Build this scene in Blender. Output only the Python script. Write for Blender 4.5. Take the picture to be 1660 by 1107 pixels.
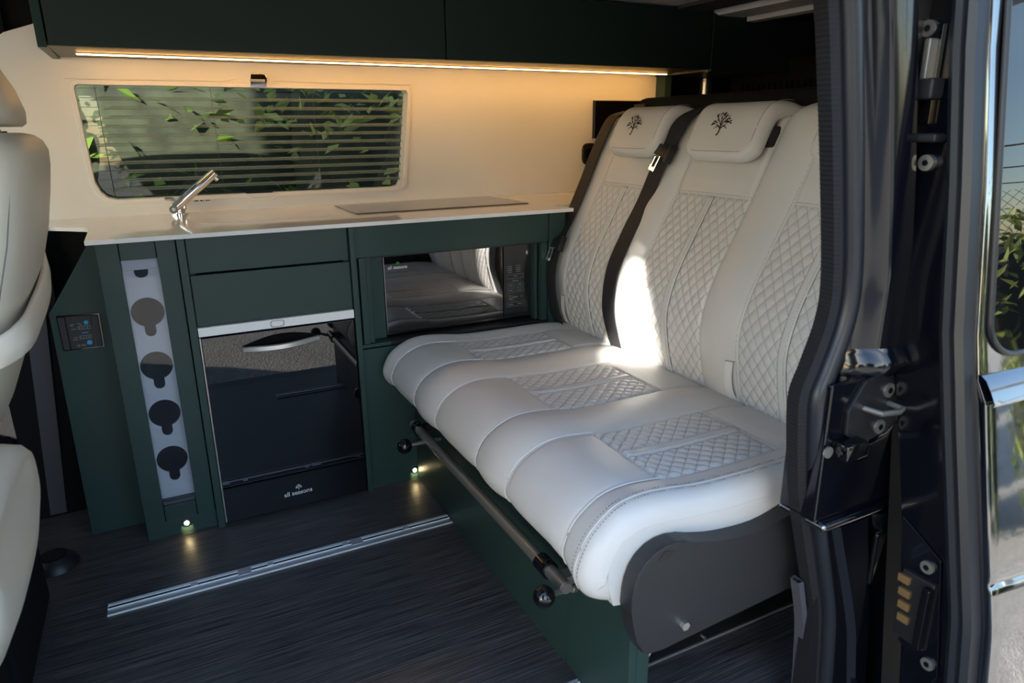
import bpy, bmesh, math, random
from mathutils import Vector, Matrix
random.seed(7)
PI = math.pi
S = bpy.context.scene
C = S.collection
for o in list(bpy.data.objects): bpy.data.objects.remove(o)

# ------------------------------------------------------------------ camera, sky, sun, exposure
cam_d = bpy.data.cameras.new('camera'); cam = bpy.data.objects.new('camera', cam_d); C.objects.link(cam)
cam_d.sensor_fit = 'HORIZONTAL'; cam_d.sensor_width = 36.0; cam_d.lens = 36.0*1127.0/1660.0
cam_d.clip_start = 0.02; cam_d.clip_end = 200
RX = Vector((0.89116337, -0.45359309, -0.00900925)); DN = Vector((-0.14046702, -0.25698107, -0.95615362)); FW = Vector((0.43138947, 0.85335458, -0.29272698))
mw = Matrix((( RX.x, -DN.x, -FW.x, -0.056), (RX.y, -DN.y, -FW.y, -1.979), (RX.z, -DN.z, -FW.z, 1.10), (0, 0, 0, 1)))
cam.matrix_world = mw
S.camera = cam
cam_d.dof.use_dof = True; cam_d.dof.focus_distance = 2.1; cam_d.dof.aperture_fstop = 5.6

SUN_AZ = Vector((-.62, -.78, 0)).normalized(); SUN_EL = math.radians(19)
sun_dir = (SUN_AZ*math.cos(SUN_EL) + Vector((0, 0, math.sin(SUN_EL)))).normalized()
W = bpy.data.worlds.new('World'); S.world = W; W.use_nodes = True
wn = W.node_tree; wn.nodes.clear()
sky = wn.nodes.new('ShaderNodeTexSky'); sky.sky_type = 'NISHITA'; sky.sun_disc = False
sky.sun_elevation = SUN_EL; sky.dust_density = 0.4; sky.ozone_density = 1.6; sky.air_density = 1.0; sky.sun_rotation = math.atan2(sun_dir.x, sun_dir.y)
bg = wn.nodes.new('ShaderNodeBackground'); bg.inputs['Strength'].default_value = 0.42
wo = wn.nodes.new('ShaderNodeOutputWorld')
wn.links.new(sky.outputs[0], bg.inputs[0]); wn.links.new(bg.outputs[0], wo.inputs[0])
sd = bpy.data.lights.new('sun', 'SUN'); sd.energy = 17.0; sd.angle = math.radians(0.3); sd.color = (1.0, 0.95, 0.87)
so = bpy.data.objects.new('sun', sd); C.objects.link(so); so.rotation_euler = sun_dir.to_track_quat('Z', 'Y').to_euler()
S.view_settings.view_transform = 'Standard'; S.view_settings.look = 'None'; S.view_settings.gamma = 1.0
S.view_settings.use_curve_mapping = False; S.view_settings.exposure = 0.70

# ------------------------------------------------------------------ materials
MATS = {}
def newmat(name):
    m = bpy.data.materials.new(name); m.use_nodes = True; nt = m.node_tree
    return m, nt, nt.nodes['Principled BSDF']
def mat(name, col, rough=0.5, metal=0.0, spec=0.5, coat=0.0, bump=0.0, bscale=400, var=0.0, vscale=8, ior=1.5, emit=None, es=0):
    m, nt, b = newmat(name)
    b.inputs['Base Color'].default_value = (*col, 1); b.inputs['Roughness'].default_value = rough
    b.inputs['Metallic'].default_value = metal; b.inputs['Specular IOR Level'].default_value = spec
    b.inputs['Coat Weight'].default_value = coat; b.inputs['Coat Roughness'].default_value = 0.03; b.inputs['IOR'].default_value = ior
    tc = nt.nodes.new('ShaderNodeTexCoord')
    if bump:
        n = nt.nodes.new('ShaderNodeTexNoise'); n.inputs['Scale'].default_value = bscale; n.inputs['Detail'].default_value = 4
        bp = nt.nodes.new('ShaderNodeBump'); bp.inputs['Strength'].default_value = bump; bp.inputs['Distance'].default_value = 0.002
        nt.links.new(tc.outputs['Object'], n.inputs['Vector']); nt.links.new(n.outputs[0], bp.inputs['Height']); nt.links.new(bp.outputs[0], b.inputs['Normal'])
    if var:
        n = nt.nodes.new('ShaderNodeTexNoise'); n.inputs['Scale'].default_value = vscale; n.inputs['Detail'].default_value = 5
        r = nt.nodes.new('ShaderNodeMapRange'); r.inputs['From Min'].default_value = .3; r.inputs['From Max'].default_value = .7
        r.inputs['To Min'].default_value = 1-var; r.inputs['To Max'].default_value = 1+var
        v = nt.nodes.new('ShaderNodeVectorMath'); v.operation = 'SCALE'; v.inputs[0].default_value = col
        nt.links.new(tc.outputs['Object'], n.inputs['Vector']); nt.links.new(n.outputs[0], r.inputs['Value'])
        nt.links.new(r.outputs[0], v.inputs['Scale']); nt.links.new(v.outputs[0], b.inputs['Base Color'])
    if emit:
        b.inputs['Emission Color'].default_value = (*emit, 1); b.inputs['Emission Strength'].default_value = es
    MATS[name] = m
    return m
LEATHER = mat('white_leather', (0.62, 0.60, 0.575), 0.42, spec=0.45, bump=0.12, bscale=900, var=0.025, vscale=5)
CREAM = mat('cream_leather', (0.64, 0.585, 0.49), 0.42, spec=0.45, bump=0.12, bscale=900, var=0.03)
PIPE = mat('seam_piping', (0.68, 0.665, 0.64), 0.4)
THREAD = mat('grey_thread', (0.16, 0.155, 0.155), 0.7)
DARKTHREAD = mat('dark_thread', (0.035, 0.025, 0.03), 0.7)
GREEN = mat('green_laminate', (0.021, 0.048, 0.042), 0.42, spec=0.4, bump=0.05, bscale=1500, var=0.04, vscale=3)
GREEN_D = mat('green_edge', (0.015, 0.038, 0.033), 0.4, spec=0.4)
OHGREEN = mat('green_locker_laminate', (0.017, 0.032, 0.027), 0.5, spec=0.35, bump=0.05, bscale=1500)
WALL = mat('cream_wall_panel', (0.84, 0.825, 0.775), 0.28, spec=0.4, bump=0.02, bscale=15)
FRAMEM = mat('window_surround', (0.84, 0.82, 0.78), 0.3)
WORK = mat('white_worktop', (0.86, 0.83, 0.80), 0.12, spec=0.6, coat=0.5, var=0.02)
BLACK = mat('black_plastic', (0.012, 0.012, 0.014), 0.4, bump=0.1, bscale=800)
CARPET = mat('black_carpet', (0.012, 0.012, 0.013), 0.95, spec=0.1, bump=0.8, bscale=600)
GCARPET = mat('grey_carpet', (0.60, 0.60, 0.62), 0.95, spec=0.1, bump=1.0, bscale=500, var=0.2, vscale=250)
TRIM = mat('charcoal_trim', (0.022, 0.022, 0.024), 0.42, bump=0.25, bscale=1200)
TRIML = mat('slate_plastic', (0.06, 0.062, 0.075), 0.5)
GLASSB = mat('black_glass', (0.003, 0.003, 0.004), 0.012, spec=0.62, ior=1.55)
GLASSC = mat('black_glass_control_panel', (0.010, 0.010, 0.012), 0.12, spec=0.8, ior=1.6)
HOBM = mat('pale_glass_hob', (0.10, 0.095, 0.09), 0.10, spec=0.6, coat=0.3)
CHROME = mat('chrome', (0.85, 0.84, 0.82), 0.07, metal=1)
BRUSH = mat('brushed_steel', (0.74, 0.73, 0.72), 0.33, metal=1)
GUN = mat('gunmetal', (0.42, 0.40, 0.37), 0.34, metal=.8)
ALU = mat('aluminium_rail', (0.58, 0.61, 0.66), 0.42, metal=0.7)
WHITEP = mat('white_plastic', (0.75, 0.75, 0.74), 0.35)
BRIGHT = mat('bright_trim', (0.84, 0.83, 0.81), 0.28, metal=0.1)
GLOSSK = mat('gloss_black', (0.004, 0.004, 0.005), 0.06, spec=0.7)
RUBBER = mat('rubber', (0.010, 0.010, 0.012), 0.75, spec=0.3)
RUBBERB = mat('smooth_rubber', (0.013, 0.015, 0.020), 0.36, spec=0.45)
PAINT = mat('black_paint', (0.0035, 0.004, 0.008), 0.06, spec=0.9, coat=1.0, ior=2.1)
PAINTD = mat('black_jamb_paint', (0.0030, 0.0033, 0.006), 0.16, spec=0.40, coat=0.25)
WEB = mat('belt_webbing', (0.020, 0.019, 0.021), 0.6, spec=0.3)
INK = mat('white_print', (0.62, 0.63, 0.63), 0.5)
INKG = mat('green_print', (0.07, 0.42, 0.05), 0.5)
INKD = mat('grey_print', (0.22, 0.24, 0.29), 0.5)
BLUE = mat('blue_print', (0.01, 0.33, 0.62), 0.4)
EMB = mat('dark_embroidery', (0.02, 0.013, 0.015), 0.8)
GOLD = mat('brass_contact', (0.62, 0.38, 0.16), 0.3, metal=0.8)
BROWN = mat('brown_panel', (0.14, 0.07, 0.03), 0.5)
NAVY = mat('navy_interior', (0.005, 0.006, 0.022), 0.6)
LED = mat('led_diffuser', (1, 0.8, 0.5), 0.4, emit=(1.0, 0.50, 0.13), es=22.0)
LEDS = mat('led_spot', (1, 0.85, 0.6), 0.4, emit=(1.0, 0.80, 0.42), es=22.0)
CONC = mat('grey_render', (0.45, 0.43, 0.40), 0.8, var=0.15, vscale=2)
BARK = mat('bark', (0.10, 0.07, 0.05), 0.9)
WIRE = mat('fence_wire', (0.35, 0.34, 0.33), 0.5, metal=0.6)
RUST = mat('rusty_wire', (0.22, 0.06, 0.03), 0.8)

def leafmat(name, c1, c2):
    m, nt, b = newmat(name)
    oi = nt.nodes.new('ShaderNodeNewGeometry'); r = nt.nodes.new('ShaderNodeValToRGB')
    r.color_ramp.elements[0].color = (*c1, 1); r.color_ramp.elements[1].color = (*c2, 1)
    nt.links.new(oi.outputs['Random Per Island'], r.inputs[0]); nt.links.new(r.outputs[0], b.inputs['Base Color'])
    b.inputs['Roughness'].default_value = 0.5
    t = nt.nodes.new('ShaderNodeBsdfTranslucent'); mx = nt.nodes.new('ShaderNodeMixShader'); mx.inputs[0].default_value = 0.35
    nt.links.new(r.outputs[0], t.inputs[0]); nt.links.new(b.outputs[0], mx.inputs[1]); nt.links.new(t.outputs[0], mx.inputs[2])
    nt.links.new(mx.outputs[0], nt.nodes['Material Output'].inputs[0]); return m
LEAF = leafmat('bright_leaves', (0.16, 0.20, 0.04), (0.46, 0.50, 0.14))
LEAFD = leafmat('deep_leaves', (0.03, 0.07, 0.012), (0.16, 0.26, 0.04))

def quiltmat():
    m, nt, b = newmat('quilted_leather')
    uv = nt.nodes.new('ShaderNodeUVMap'); sep = nt.nodes.new('ShaderNodeSeparateXYZ'); nt.links.new(uv.outputs[0], sep.inputs[0])
    def line(sock):
        a = nt.nodes.new('ShaderNodeMath'); a.operation = 'PINGPONG'; a.inputs[1].default_value = 0.5; nt.links.new(sock, a.inputs[0])
        c = nt.nodes.new('ShaderNodeMath'); c.operation = 'LESS_THAN'; c.inputs[1].default_value = 0.035; nt.links.new(a.outputs[0], c.inputs[0]); return c.outputs[0]
    def dash(sock):
        a = nt.nodes.new('ShaderNodeMath'); a.operation = 'MULTIPLY'; a.inputs[1].default_value = 9.0; nt.links.new(sock, a.inputs[0])
        f = nt.nodes.new('ShaderNodeMath'); f.operation = 'FRACT'; nt.links.new(a.outputs[0], f.inputs[0])
        g = nt.nodes.new('ShaderNodeMath'); g.operation = 'LESS_THAN'; g.inputs[1].default_value = 0.72; nt.links.new(f.outputs[0], g.inputs[0]); return g.outputs[0]
    def mul(a, c):
        k = nt.nodes.new('ShaderNodeMath'); k.operation = 'MULTIPLY'; nt.links.new(a, k.inputs[0]); nt.links.new(c, k.inputs[1]); return k.outputs[0]
    l1 = mul(line(sep.outputs[0]), dash(sep.outputs[1])); l2 = mul(line(sep.outputs[1]), dash(sep.outputs[0]))
    mxn = nt.nodes.new('ShaderNodeMath'); mxn.operation = 'MAXIMUM'; nt.links.new(l1, mxn.inputs[0]); nt.links.new(l2, mxn.inputs[1])
    mix = nt.nodes.new('ShaderNodeMix'); mix.data_type = 'RGBA'; nt.links.new(mxn.outputs[0], mix.inputs[0])
    mix.inputs[6].default_value = (0.61, 0.595, 0.57, 1); mix.inputs[7].default_value = (0.33, 0.325, 0.32, 1)
    nt.links.new(mix.outputs[2], b.inputs['Base Color']); b.inputs['Roughness'].default_value = 0.42
    return m
QUILT = quiltmat()

def floormat():
    m, nt, b = newmat('streaked_vinyl')
    tc = nt.nodes.new('ShaderNodeTexCoord'); mp = nt.nodes.new('ShaderNodeMapping'); mp.inputs['Scale'].default_value = (2.5, 170, 1)
    n = nt.nodes.new('ShaderNodeTexNoise'); n.inputs['Scale'].default_value = 1.0; n.inputs['Detail'].default_value = 6; n.inputs['Roughness'].default_value = .7
    mp2 = nt.nodes.new('ShaderNodeMapping'); mp2.inputs['Scale'].default_value = (7, 420, 1)
    n2 = nt.nodes.new('ShaderNodeTexNoise'); n2.inputs['Scale'].default_value = 1.0; n2.inputs['Detail'].default_value = 3
    nt.links.new(tc.outputs['Object'], mp.inputs[0]); nt.links.new(mp.outputs[0], n.inputs['Vector'])
    nt.links.new(tc.outputs['Object'], mp2.inputs[0]); nt.links.new(mp2.outputs[0], n2.inputs['Vector'])
    ad = nt.nodes.new('ShaderNodeMath'); ad.operation = 'MULTIPLY'; nt.links.new(n.outputs[0], ad.inputs[0]); nt.links.new(n2.outputs[0], ad.inputs[1])
    r = nt.nodes.new('ShaderNodeValToRGB'); r.color_ramp.elements[0].position = .14; r.color_ramp.elements[0].color = (0.010, 0.0105, 0.013, 1)
    r.color_ramp.elements[1].position = .42; r.color_ramp.elements[1].color = (0.15, 0.14, 0.14, 1)
    nt.links.new(ad.outputs[0], r.inputs[0]); nt.links.new(r.outputs[0], b.inputs['Base Color'])
    bp = nt.nodes.new('ShaderNodeBump'); bp.inputs['Strength'].default_value = .45; bp.inputs['Distance'].default_value = .001
    nt.links.new(ad.outputs[0], bp.inputs['Height']); nt.links.new(bp.outputs[0], b.inputs['Normal']); b.inputs['Roughness'].default_value = .38
    return m
FLOOR = floormat()

def gravelmat():
    m, nt, b = newmat('gravel')
    tc = nt.nodes.new('ShaderNodeTexCoord'); v = nt.nodes.new('ShaderNodeTexVoronoi'); v.inputs['Scale'].default_value = 55
    n = nt.nodes.new('ShaderNodeTexNoise'); n.inputs['Scale'].default_value = 2.0; n.inputs['Detail'].default_value = 6
    nt.links.new(tc.outputs['Object'], v.inputs['Vector']); nt.links.new(tc.outputs['Object'], n.inputs['Vector'])
    r = nt.nodes.new('ShaderNodeValToRGB'); r.color_ramp.elements[0].color = (0.30, 0.27, 0.23, 1); r.color_ramp.elements[1].color = (0.60, 0.56, 0.50, 1)
    nt.links.new(v.outputs['Color'], r.inputs[0])
    mix = nt.nodes.new('ShaderNodeMix'); mix.data_type = 'RGBA'; mix.blend_type = 'MULTIPLY'; mix.inputs[0].default_value = .5
    nt.links.new(r.outputs[0], mix.inputs[6]); nt.links.new(n.outputs[0], mix.inputs[7]); nt.links.new(mix.outputs[2], b.inputs['Base Color'])
    bp = nt.nodes.new('ShaderNodeBump'); bp.inputs['Strength'].default_value = .5; bp.inputs['Distance'].default_value = .012
    nt.links.new(v.outputs['Distance'], bp.inputs['Height']); nt.links.new(bp.outputs[0], b.inputs['Normal']); b.inputs['Roughness'].default_value = .9
    return m
GRAVEL = gravelmat()

def glassmat(name, tint, rough=0.0, ior=1.5, base=0.0, basecol=(.2, .25, .22)):
    m = bpy.data.materials.new(name); m.use_nodes = True; nt = m.node_tree; nt.nodes.clear()
    o = nt.nodes.new('ShaderNodeOutputMaterial'); t = nt.nodes.new('ShaderNodeBsdfTransparent'); t.inputs[0].default_value = (*tint, 1)
    g = nt.nodes.new('ShaderNodeBsdfGlossy'); g.inputs['Roughness'].default_value = rough
    f = nt.nodes.new('ShaderNodeFresnel'); f.inputs[0].default_value = ior
    mx = nt.nodes.new('ShaderNodeMixShader'); nt.links.new(f.outputs[0], mx.inputs[0]); nt.links.new(g.outputs[0], mx.inputs[2])
    if base:
        d = nt.nodes.new('ShaderNodeBsdfDiffuse'); d.inputs[0].default_value = (*basecol, 1)
        m2 = nt.nodes.new('ShaderNodeMixShader'); m2.inputs[0].default_value = base
        nt.links.new(t.outputs[0], m2.inputs[1]); nt.links.new(d.outputs[0], m2.inputs[2]); nt.links.new(m2.outputs[0], mx.inputs[1])
    else: nt.links.new(t.outputs[0], mx.inputs[1])
    nt.links.new(mx.outputs[0], o.inputs[0]); return m
PANE = glassmat('tinted_pane', (0.74, 0.76, 0.70), ior=1.5)
PRIVACY = glassmat('privacy_pane', (0.10, 0.11, 0.11), ior=1.9)
CLEAR = glassmat('clear_acrylic', (0.86, 0.87, 0.90), ior=1.4)
PLEAT = glassmat('pleated_mesh', (0.80, 0.82, 0.80), rough=.5, ior=1.02, base=0.42, basecol=(.26, .36, .37))

# ------------------------------------------------------------------ builders
def link(o, parent=None):
    C.objects.link(o)
    if parent is not None:
        o.parent = parent
        o.matrix_parent_inverse = world(parent).inverted()
    return o
WORLD = {}
def world(o): return WORLD.get(o.name, Matrix.Identity(4))
def finish(name, me, m, parent, smooth=False, angle=None):
    if m is not None: me.materials.append(m)
    if smooth:
        for p in me.polygons: p.use_smooth = True
    o = bpy.data.objects.new(name, me); link(o, parent)
    if smooth and angle is not None:
        try: me.set_sharp_from_angle(angle=math.radians(angle))
        except Exception: pass
    return o
def obj(name, bm, m, parent=None, smooth=False, angle=35, wn_=False):
    me = bpy.data.meshes.new(name); bmesh.ops.recalc_face_normals(bm, faces=bm.faces[:]); bm.to_mesh(me); bm.free()
    o = finish(name, me, m, parent, smooth, angle)
    if smooth and wn_: md = o.modifiers.new('weighted_normals', 'WEIGHTED_NORMAL'); md.keep_sharp = True; md.weight = 100
    return o
def pyd(name, V, F, m, parent=None, smooth=True, uv=None):
    me = bpy.data.meshes.new(name); me.from_pydata(V, [], F)
    if uv is not None:
        l = me.uv_layers.new(name='UVMap')
        for lp in me.loops: l.data[lp.index].uv = uv[lp.vertex_index]
    me.update(); return finish(name, me, m, parent, smooth)
def thing(name, label, cat, loc, group=None):
    o = bpy.data.objects.new(name, None); C.objects.link(o); o.location = loc; o.empty_display_size = .05
    WORLD[o.name] = Matrix.Translation(loc); o['label'] = label; o['category'] = cat
    if group: o['group'] = group
    return o
def tag(o, label=None, cat=None, group=None, kind=None):
    if label: o['label'] = label
    if cat: o['category'] = cat
    if group: o['group'] = group
    if kind: o['kind'] = kind
    return o
def B(bm, x0, x1, y0, y1, z0, z1, bev=0.0, seg=2):
    r = bmesh.ops.create_cube(bm, size=1.0); vs = r['verts']
    for v in vs: v.co = Vector(((x0+x1)/2+v.co.x*(x1-x0), (y0+y1)/2+v.co.y*(y1-y0), (z0+z1)/2+v.co.z*(z1-z0)))
    if bev:
        es = list({e for v in vs for e in v.link_edges}); bmesh.ops.bevel(bm, geom=es, offset=bev, segments=seg, affect='EDGES', profile=.5)
    return bm
def box(name, x0, x1, y0, y1, z0, z1, m, parent=None, bev=0.0015, seg=2):
    bm = bmesh.new(); B(bm, x0, x1, y0, y1, z0, z1, bev, seg); return obj(name, bm, m, parent, smooth=bev > 0, wn_=True)
def prism(name, pts, axis, a0, a1, m, parent=None, bev=0.0, smooth=False, hz=None):
    bm = bmesh.new()
    def mk(p, a):
        return (a, p[0], p[1]) if axis == 0 else (p[0], a, p[1]) if axis == 1 else (p[0], p[1], a)
    v0 = [bm.verts.new(mk(p, a0)) for p in pts]; v1 = [bm.verts.new(mk(p, a1)) for p in pts]; n = len(pts)
    bm.faces.new(v0); bm.faces.new(v1[::-1])
    for i in range(n): bm.faces.new((v0[i], v1[i], v1[(i+1) % n], v0[(i+1) % n]))
    if bev: bmesh.ops.bevel(bm, geom=bm.edges[:], offset=bev, segments=2, affect='EDGES', profile=.5)
    return obj(name, bm, m, parent, smooth=smooth or bev > 0, wn_=True)
def frame_of(path, i):
    a = path[max(i-1, 0)]; b = path[min(i+1, len(path)-1)]; t = (b-a).normalized()
    u = Vector((0, 0, 1)) if abs(t.z) < .9 else Vector((1, 0, 0))
    s = t.cross(u).normalized(); return s, s.cross(t).normalized()
def T(bm, path, r, n=10, cap=True):
    path = [Vector(p) for p in path]; rings = []
    for i, p in enumerate(path):
        s, u = frame_of(path, i); rr = r[i] if isinstance(r, (list, tuple)) else r
        rings.append([bm.verts.new(p + (s*math.cos(k*2*PI/n)+u*math.sin(k*2*PI/n))*rr) for k in range(n)])
    for a, b in zip(rings[:-1], rings[1:]):
        for k in range(n): bm.faces.new((a[k], a[(k+1) % n], b[(k+1) % n], b[k]))
    if cap: bm.faces.new(rings[0][::-1]); bm.faces.new(rings[-1])
    return bm
def tube(name, path, r, m, parent=None, n=12): return obj(name, T(bmesh.new(), path, r, n), m, parent, smooth=True)
def sphere(name, c, r, m, parent=None):
    bm = bmesh.new(); bmesh.ops.create_uvsphere(bm, u_segments=20, v_segments=14, radius=r)
    for v in bm.verts: v.co += Vector(c)
    return obj(name, bm, m, parent, smooth=True, angle=None)
def spline(pts, n):
    P = [Vector(p) for p in pts]; P = [2*P[0]-P[1]] + P + [2*P[-1]-P[-2]]; out = []
    for i in range(1, len(P)-2):
        for k in range(16):
            t = k/16; out.append(.5*((2*P[i]) + (P[i+1]-P[i-1])*t + (2*P[i-1]-5*P[i]+4*P[i+1]-P[i+2])*t*t + (3*P[i]-P[i-1]-3*P[i+1]+P[i+2])*t**3))
    out.append(P[-2]); L = [0]
    for a, b in zip(out[:-1], out[1:]): L.append(L[-1]+(b-a).length)
    res = []; j = 0
    for k in range(n):
        s = L[-1]*k/(n-1)
        while j < len(L)-2 and L[j+1] < s: j += 1
        f = (s-L[j])/max(1e-9, L[j+1]-L[j]); res.append(out[j].lerp(out[j+1], min(1, f)))
    return res, L[-1]
def rrect(x0, x1, z0, z1, r, n=6):
    rs = r if isinstance(r, (list, tuple)) else [r]*4; pts = []
    for (cx, cz, a0, rr) in ((x1, z1, 0, rs[0]), (x0, z1, 90, rs[1]), (x0, z0, 180, rs[2]), (x1, z0, 270, rs[3])):
        sx = -1 if cx == x1 else 1; sz = -1 if cz == z1 else 1
        for k in range(n+1):
            a = math.radians(a0+90*k/n); pts.append((cx+sx*rr+rr*math.cos(a), cz+sz*rr+rr*math.sin(a)))
    return pts
def plate(name, outer, holes, y0, th, m, parent=None, plane='XZ', bev=0.0):
    """flat plate with holes, standing in the XZ plane at y0 (front) .. y0+th"""
    cu = bpy.data.curves.new(name, 'CURVE'); cu.dimensions = '2D'; cu.fill_mode = 'BOTH'; cu.extrude = th/2; cu.bevel_depth = bev
    for loop in [outer]+holes:
        s = cu.splines.new('POLY'); s.points.add(len(loop)-1); s.use_cyclic_u = True
        for p, q in zip(s.points, loop): p.co = (q[0], q[1], 0, 1)
    tmp = bpy.data.objects.new('tmp', cu); C.objects.link(tmp)
    me = bpy.data.meshes.new_from_object(tmp.evaluated_get(bpy.context.evaluated_depsgraph_get()))
    bpy.data.objects.remove(tmp); bpy.data.curves.remove(cu)
    for v in me.vertices:
        x, z, y = v.co; 
        v.co = (x, y0+th/2+y, z) if plane == 'XZ' else (x, z, y0+th/2+y)
    me.materials.clear(); me.name = name
    bm = bmesh.new(); bm.from_mesh(me); bmesh.ops.remove_doubles(bm, verts=bm.verts[:], dist=1e-5); bm.to_mesh(me); bm.free(); me.materials.clear()
    return obj_from(me, name, m, parent)
def obj_from(me, name, m, parent):
    bm = bmesh.new(); bm.from_mesh(me); bpy.data.meshes.remove(me); return obj(name, bm, m, parent)
def text_mesh(name, s, size, origin, ux, uy, m, parent, ext=0.0004, spacing=1.0, bold=0.0):
    cu = bpy.data.curves.new(name, 'FONT'); cu.body = s; cu.size = size; cu.extrude = ext; cu.align_x = 'CENTER'; cu.space_character = spacing; cu.offset = bold
    tmp = bpy.data.objects.new('tmp', cu); C.objects.link(tmp)
    me = bpy.data.meshes.new_from_object(tmp.evaluated_get(bpy.context.evaluated_depsgraph_get())); bpy.data.objects.remove(tmp); bpy.data.curves.remove(cu)
    ux = Vector(ux).normalized(); uy = Vector(uy).normalized(); un = ux.cross(uy); o = Vector(origin)
    for v in me.vertices: c = v.co.copy(); v.co = o+ux*c.x+uy*c.y+un*c.z
    me.materials.clear(); return finish(name, me, m, parent)
def tree_logo(bm, origin, ux, uy, h, rnd, blob=True):
    ux = Vector(ux).normalized(); uy = Vector(uy).normalized(); un = ux.cross(uy); o = Vector(origin)+un*.0006
    def poly(pts):
        bm.faces.new([bm.verts.new(o+ux*p[0]*h+uy*p[1]*h) for p in pts])
    def stroke(pts, w0, w1):
        n = len(pts)
        for i in range(n-1):
            a = Vector(pts[i]); b = Vector(pts[i+1]); d = (b-a).normalized(); q = Vector((-d.y, d.x)); wa = w0+(w1-w0)*i/(n-1); wb = w0+(w1-w0)*(i+1)/(n-1)
            poly([a-q*wa, b-q*wb, b+q*wb, a+q*wa])
    if blob:
        stroke([(0, 0), (0, .35)], .07, .06)
        for (cx, cy, r) in ((0, .72, .26), (-.27, .55, .22), (.27, .55, .22), (-.42, .40, .13), (.42, .40, .13), (0, .5, .2)):
            poly([(cx+r*math.cos(a*PI/6), cy+r*math.sin(a*PI/6)) for a in range(12)])
        return
    stroke([(-.10, 0), (-.02, .12), (.0, .3), (-.02, .55)], .045, .03)
    for sx in (-1, 1):
        stroke([(0, .30), (.12*sx, .42), (.30*sx, .50)], .035, .018)
        stroke([(0, .42), (.10*sx, .58), (.24*sx, .72)], .03, .015)
        stroke([(.12*sx, .42), (.26*sx, .38), (.36*sx, .30)], .03, .012)
        stroke([(-.01, .55), (.06*sx, .72), (.12*sx, .88)], .028, .012)
    for k in range(44):
        a = rnd.uniform(.05, .95)*PI*1.16-.25; r = rnd.uniform(.20, .50); cx, cy = r*math.cos(a), .52+r*math.sin(a)*1.02
        t = a+rnd.uniform(-.6, .6); l = rnd.uniform(.055, .085); w = l*.42; d = Vector((math.cos(t), math.sin(t))); q = Vector((-d.y, d.x)); c = Vector((cx, cy))
        poly([c-d*l, c-d*l*.3-q*w, c+d*l*.5-q*w, c+d*l, c+d*l*.5+q*w, c-d*l*.3+q*w])
def sgrid(name, fn, nu, nv, m, parent, uvf=None, skip=None):
    V = []; F = []; UV = [] if uvf else None
    for j in range(nv+1):
        for i in range(nu+1):
            V.append(tuple(fn(i/nu, j/nv))); 
            if uvf: UV.append(uvf(i/nu, j/nv))
    for j in range(nv):
        for i in range(nu):
            if skip and skip((i+.5)/nu, (j+.5)/nv): continue
            a = j*(nu+1)+i; F.append((a, a+1, a+nu+2, a+nu+1))
    return pyd(name, V, F, m, parent, uv=UV)
def loft(name, stations, m, parent=None, n=28, e=3.0):
    """closed loft of superellipse sections; station = (centre, half_a, half_b, dirA, dirB)"""
    V = []; F = []
    for (c, a, b, A, Bv) in stations:
        c = Vector(c); A = Vector(A); Bv = Vector(Bv)
        for k in range(n):
            t = 2*PI*k/n; ct, st = math.cos(t), math.sin(t)
            V.append(tuple(c+A*a*math.copysign(abs(ct)**(2/e), ct)+Bv*b*math.copysign(abs(st)**(2/e), st)))
    for j in range(len(stations)-1):
        for k in range(n): F.append((j*n+k, j*n+(k+1) % n, (j+1)*n+(k+1) % n, (j+1)*n+k))
    F.append(tuple(range(n))[::-1]); F.append(tuple((len(stations)-1)*n+k for k in range(n)))
    bm = bmesh.new(); me = bpy.data.meshes.new('t'); me.from_pydata(V, [], F); bm.from_mesh(me); bpy.data.meshes.remove(me)
    return obj(name, bm, m, parent, smooth=True, angle=None)
def dashes(bm, pts, nrm, w=0.0009, l=0.0042, gap=0.0028, lift=0.0005):
    """stitches along a polyline"""
    pts = [Vector(p) for p in pts]; carry = 0
    for i in range(len(pts)-1):
        a, b = pts[i], pts[i+1]; L = (b-a).length
        if L < 1e-6: continue
        d = (b-a)/L; n = Vector(nrm[i] if isinstance(nrm, list) else nrm); s = d.cross(n).normalized(); pos = carry
        while pos < L:
            p0 = a+d*pos+n*lift; p1 = a+d*min(L, pos+l)+n*lift
            v = [bm.verts.new(q) for q in (p0-s*w, p1-s*w, p1+s*w, p0+s*w)]
            t = [bm.verts.new(q+n*.0007) for q in (p0-s*w*.5, p1-s*w*.5, p1+s*w*.5, p0+s*w*.5)]
            bm.faces.new(t)
            for k in range(4): bm.faces.new((v[k], v[(k+1) % 4], t[(k+1) % 4], t[k]))
            pos += l+gap
        carry = pos-L
# ================================================================== SETTING: van shell
def struct(o): o['kind'] = 'structure'; return o
YW = 0.52
struct(box('floor', -1.6, 3.0, -1.24, 0.80, -0.05, 0.0, FLOOR, bev=0))
win_out = rrect(-0.236, 0.826, 0.885, 1.250, .05)
hole = [(-0.206, 1.236), (-0.214, 1.232), (-0.217, 1.222), (-0.207, 0.955), (-0.196, 0.925), (-0.180, 0.908), (-0.155, 0.900)] + [(0.225, 0.900), (0.245, 0.888), (0.300, 0.888), (0.318, 0.900)] + [(0.735, 0.900), (0.757, 0.906), (0.768, 0.925), (0.800, 1.200), (0.802, 1.222), (0.795, 1.234)]
hole = hole[::-1]
NW = 8
outer = [(-0.62, 0.838), (1.90, 0.838), (1.90, 1.53), (-0.20, 1.53), (-0.215, 1.46), (-0.245, 1.415), (-0.29, 1.392), (-0.36, 1.368), (-0.44, 1.31), (-0.50, 1.22), (-0.54, 1.10), (-0.58, 0.95)]
struct(plate('wall_kitchen', outer, [hole], YW, 0.012, WALL))
struct(box('wall_kitchen_backing', -1.6, 3.0, YW+.09, YW+.12, -.05, .84, CARPET, bev=0)).name = 'wall_outer'
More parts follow.
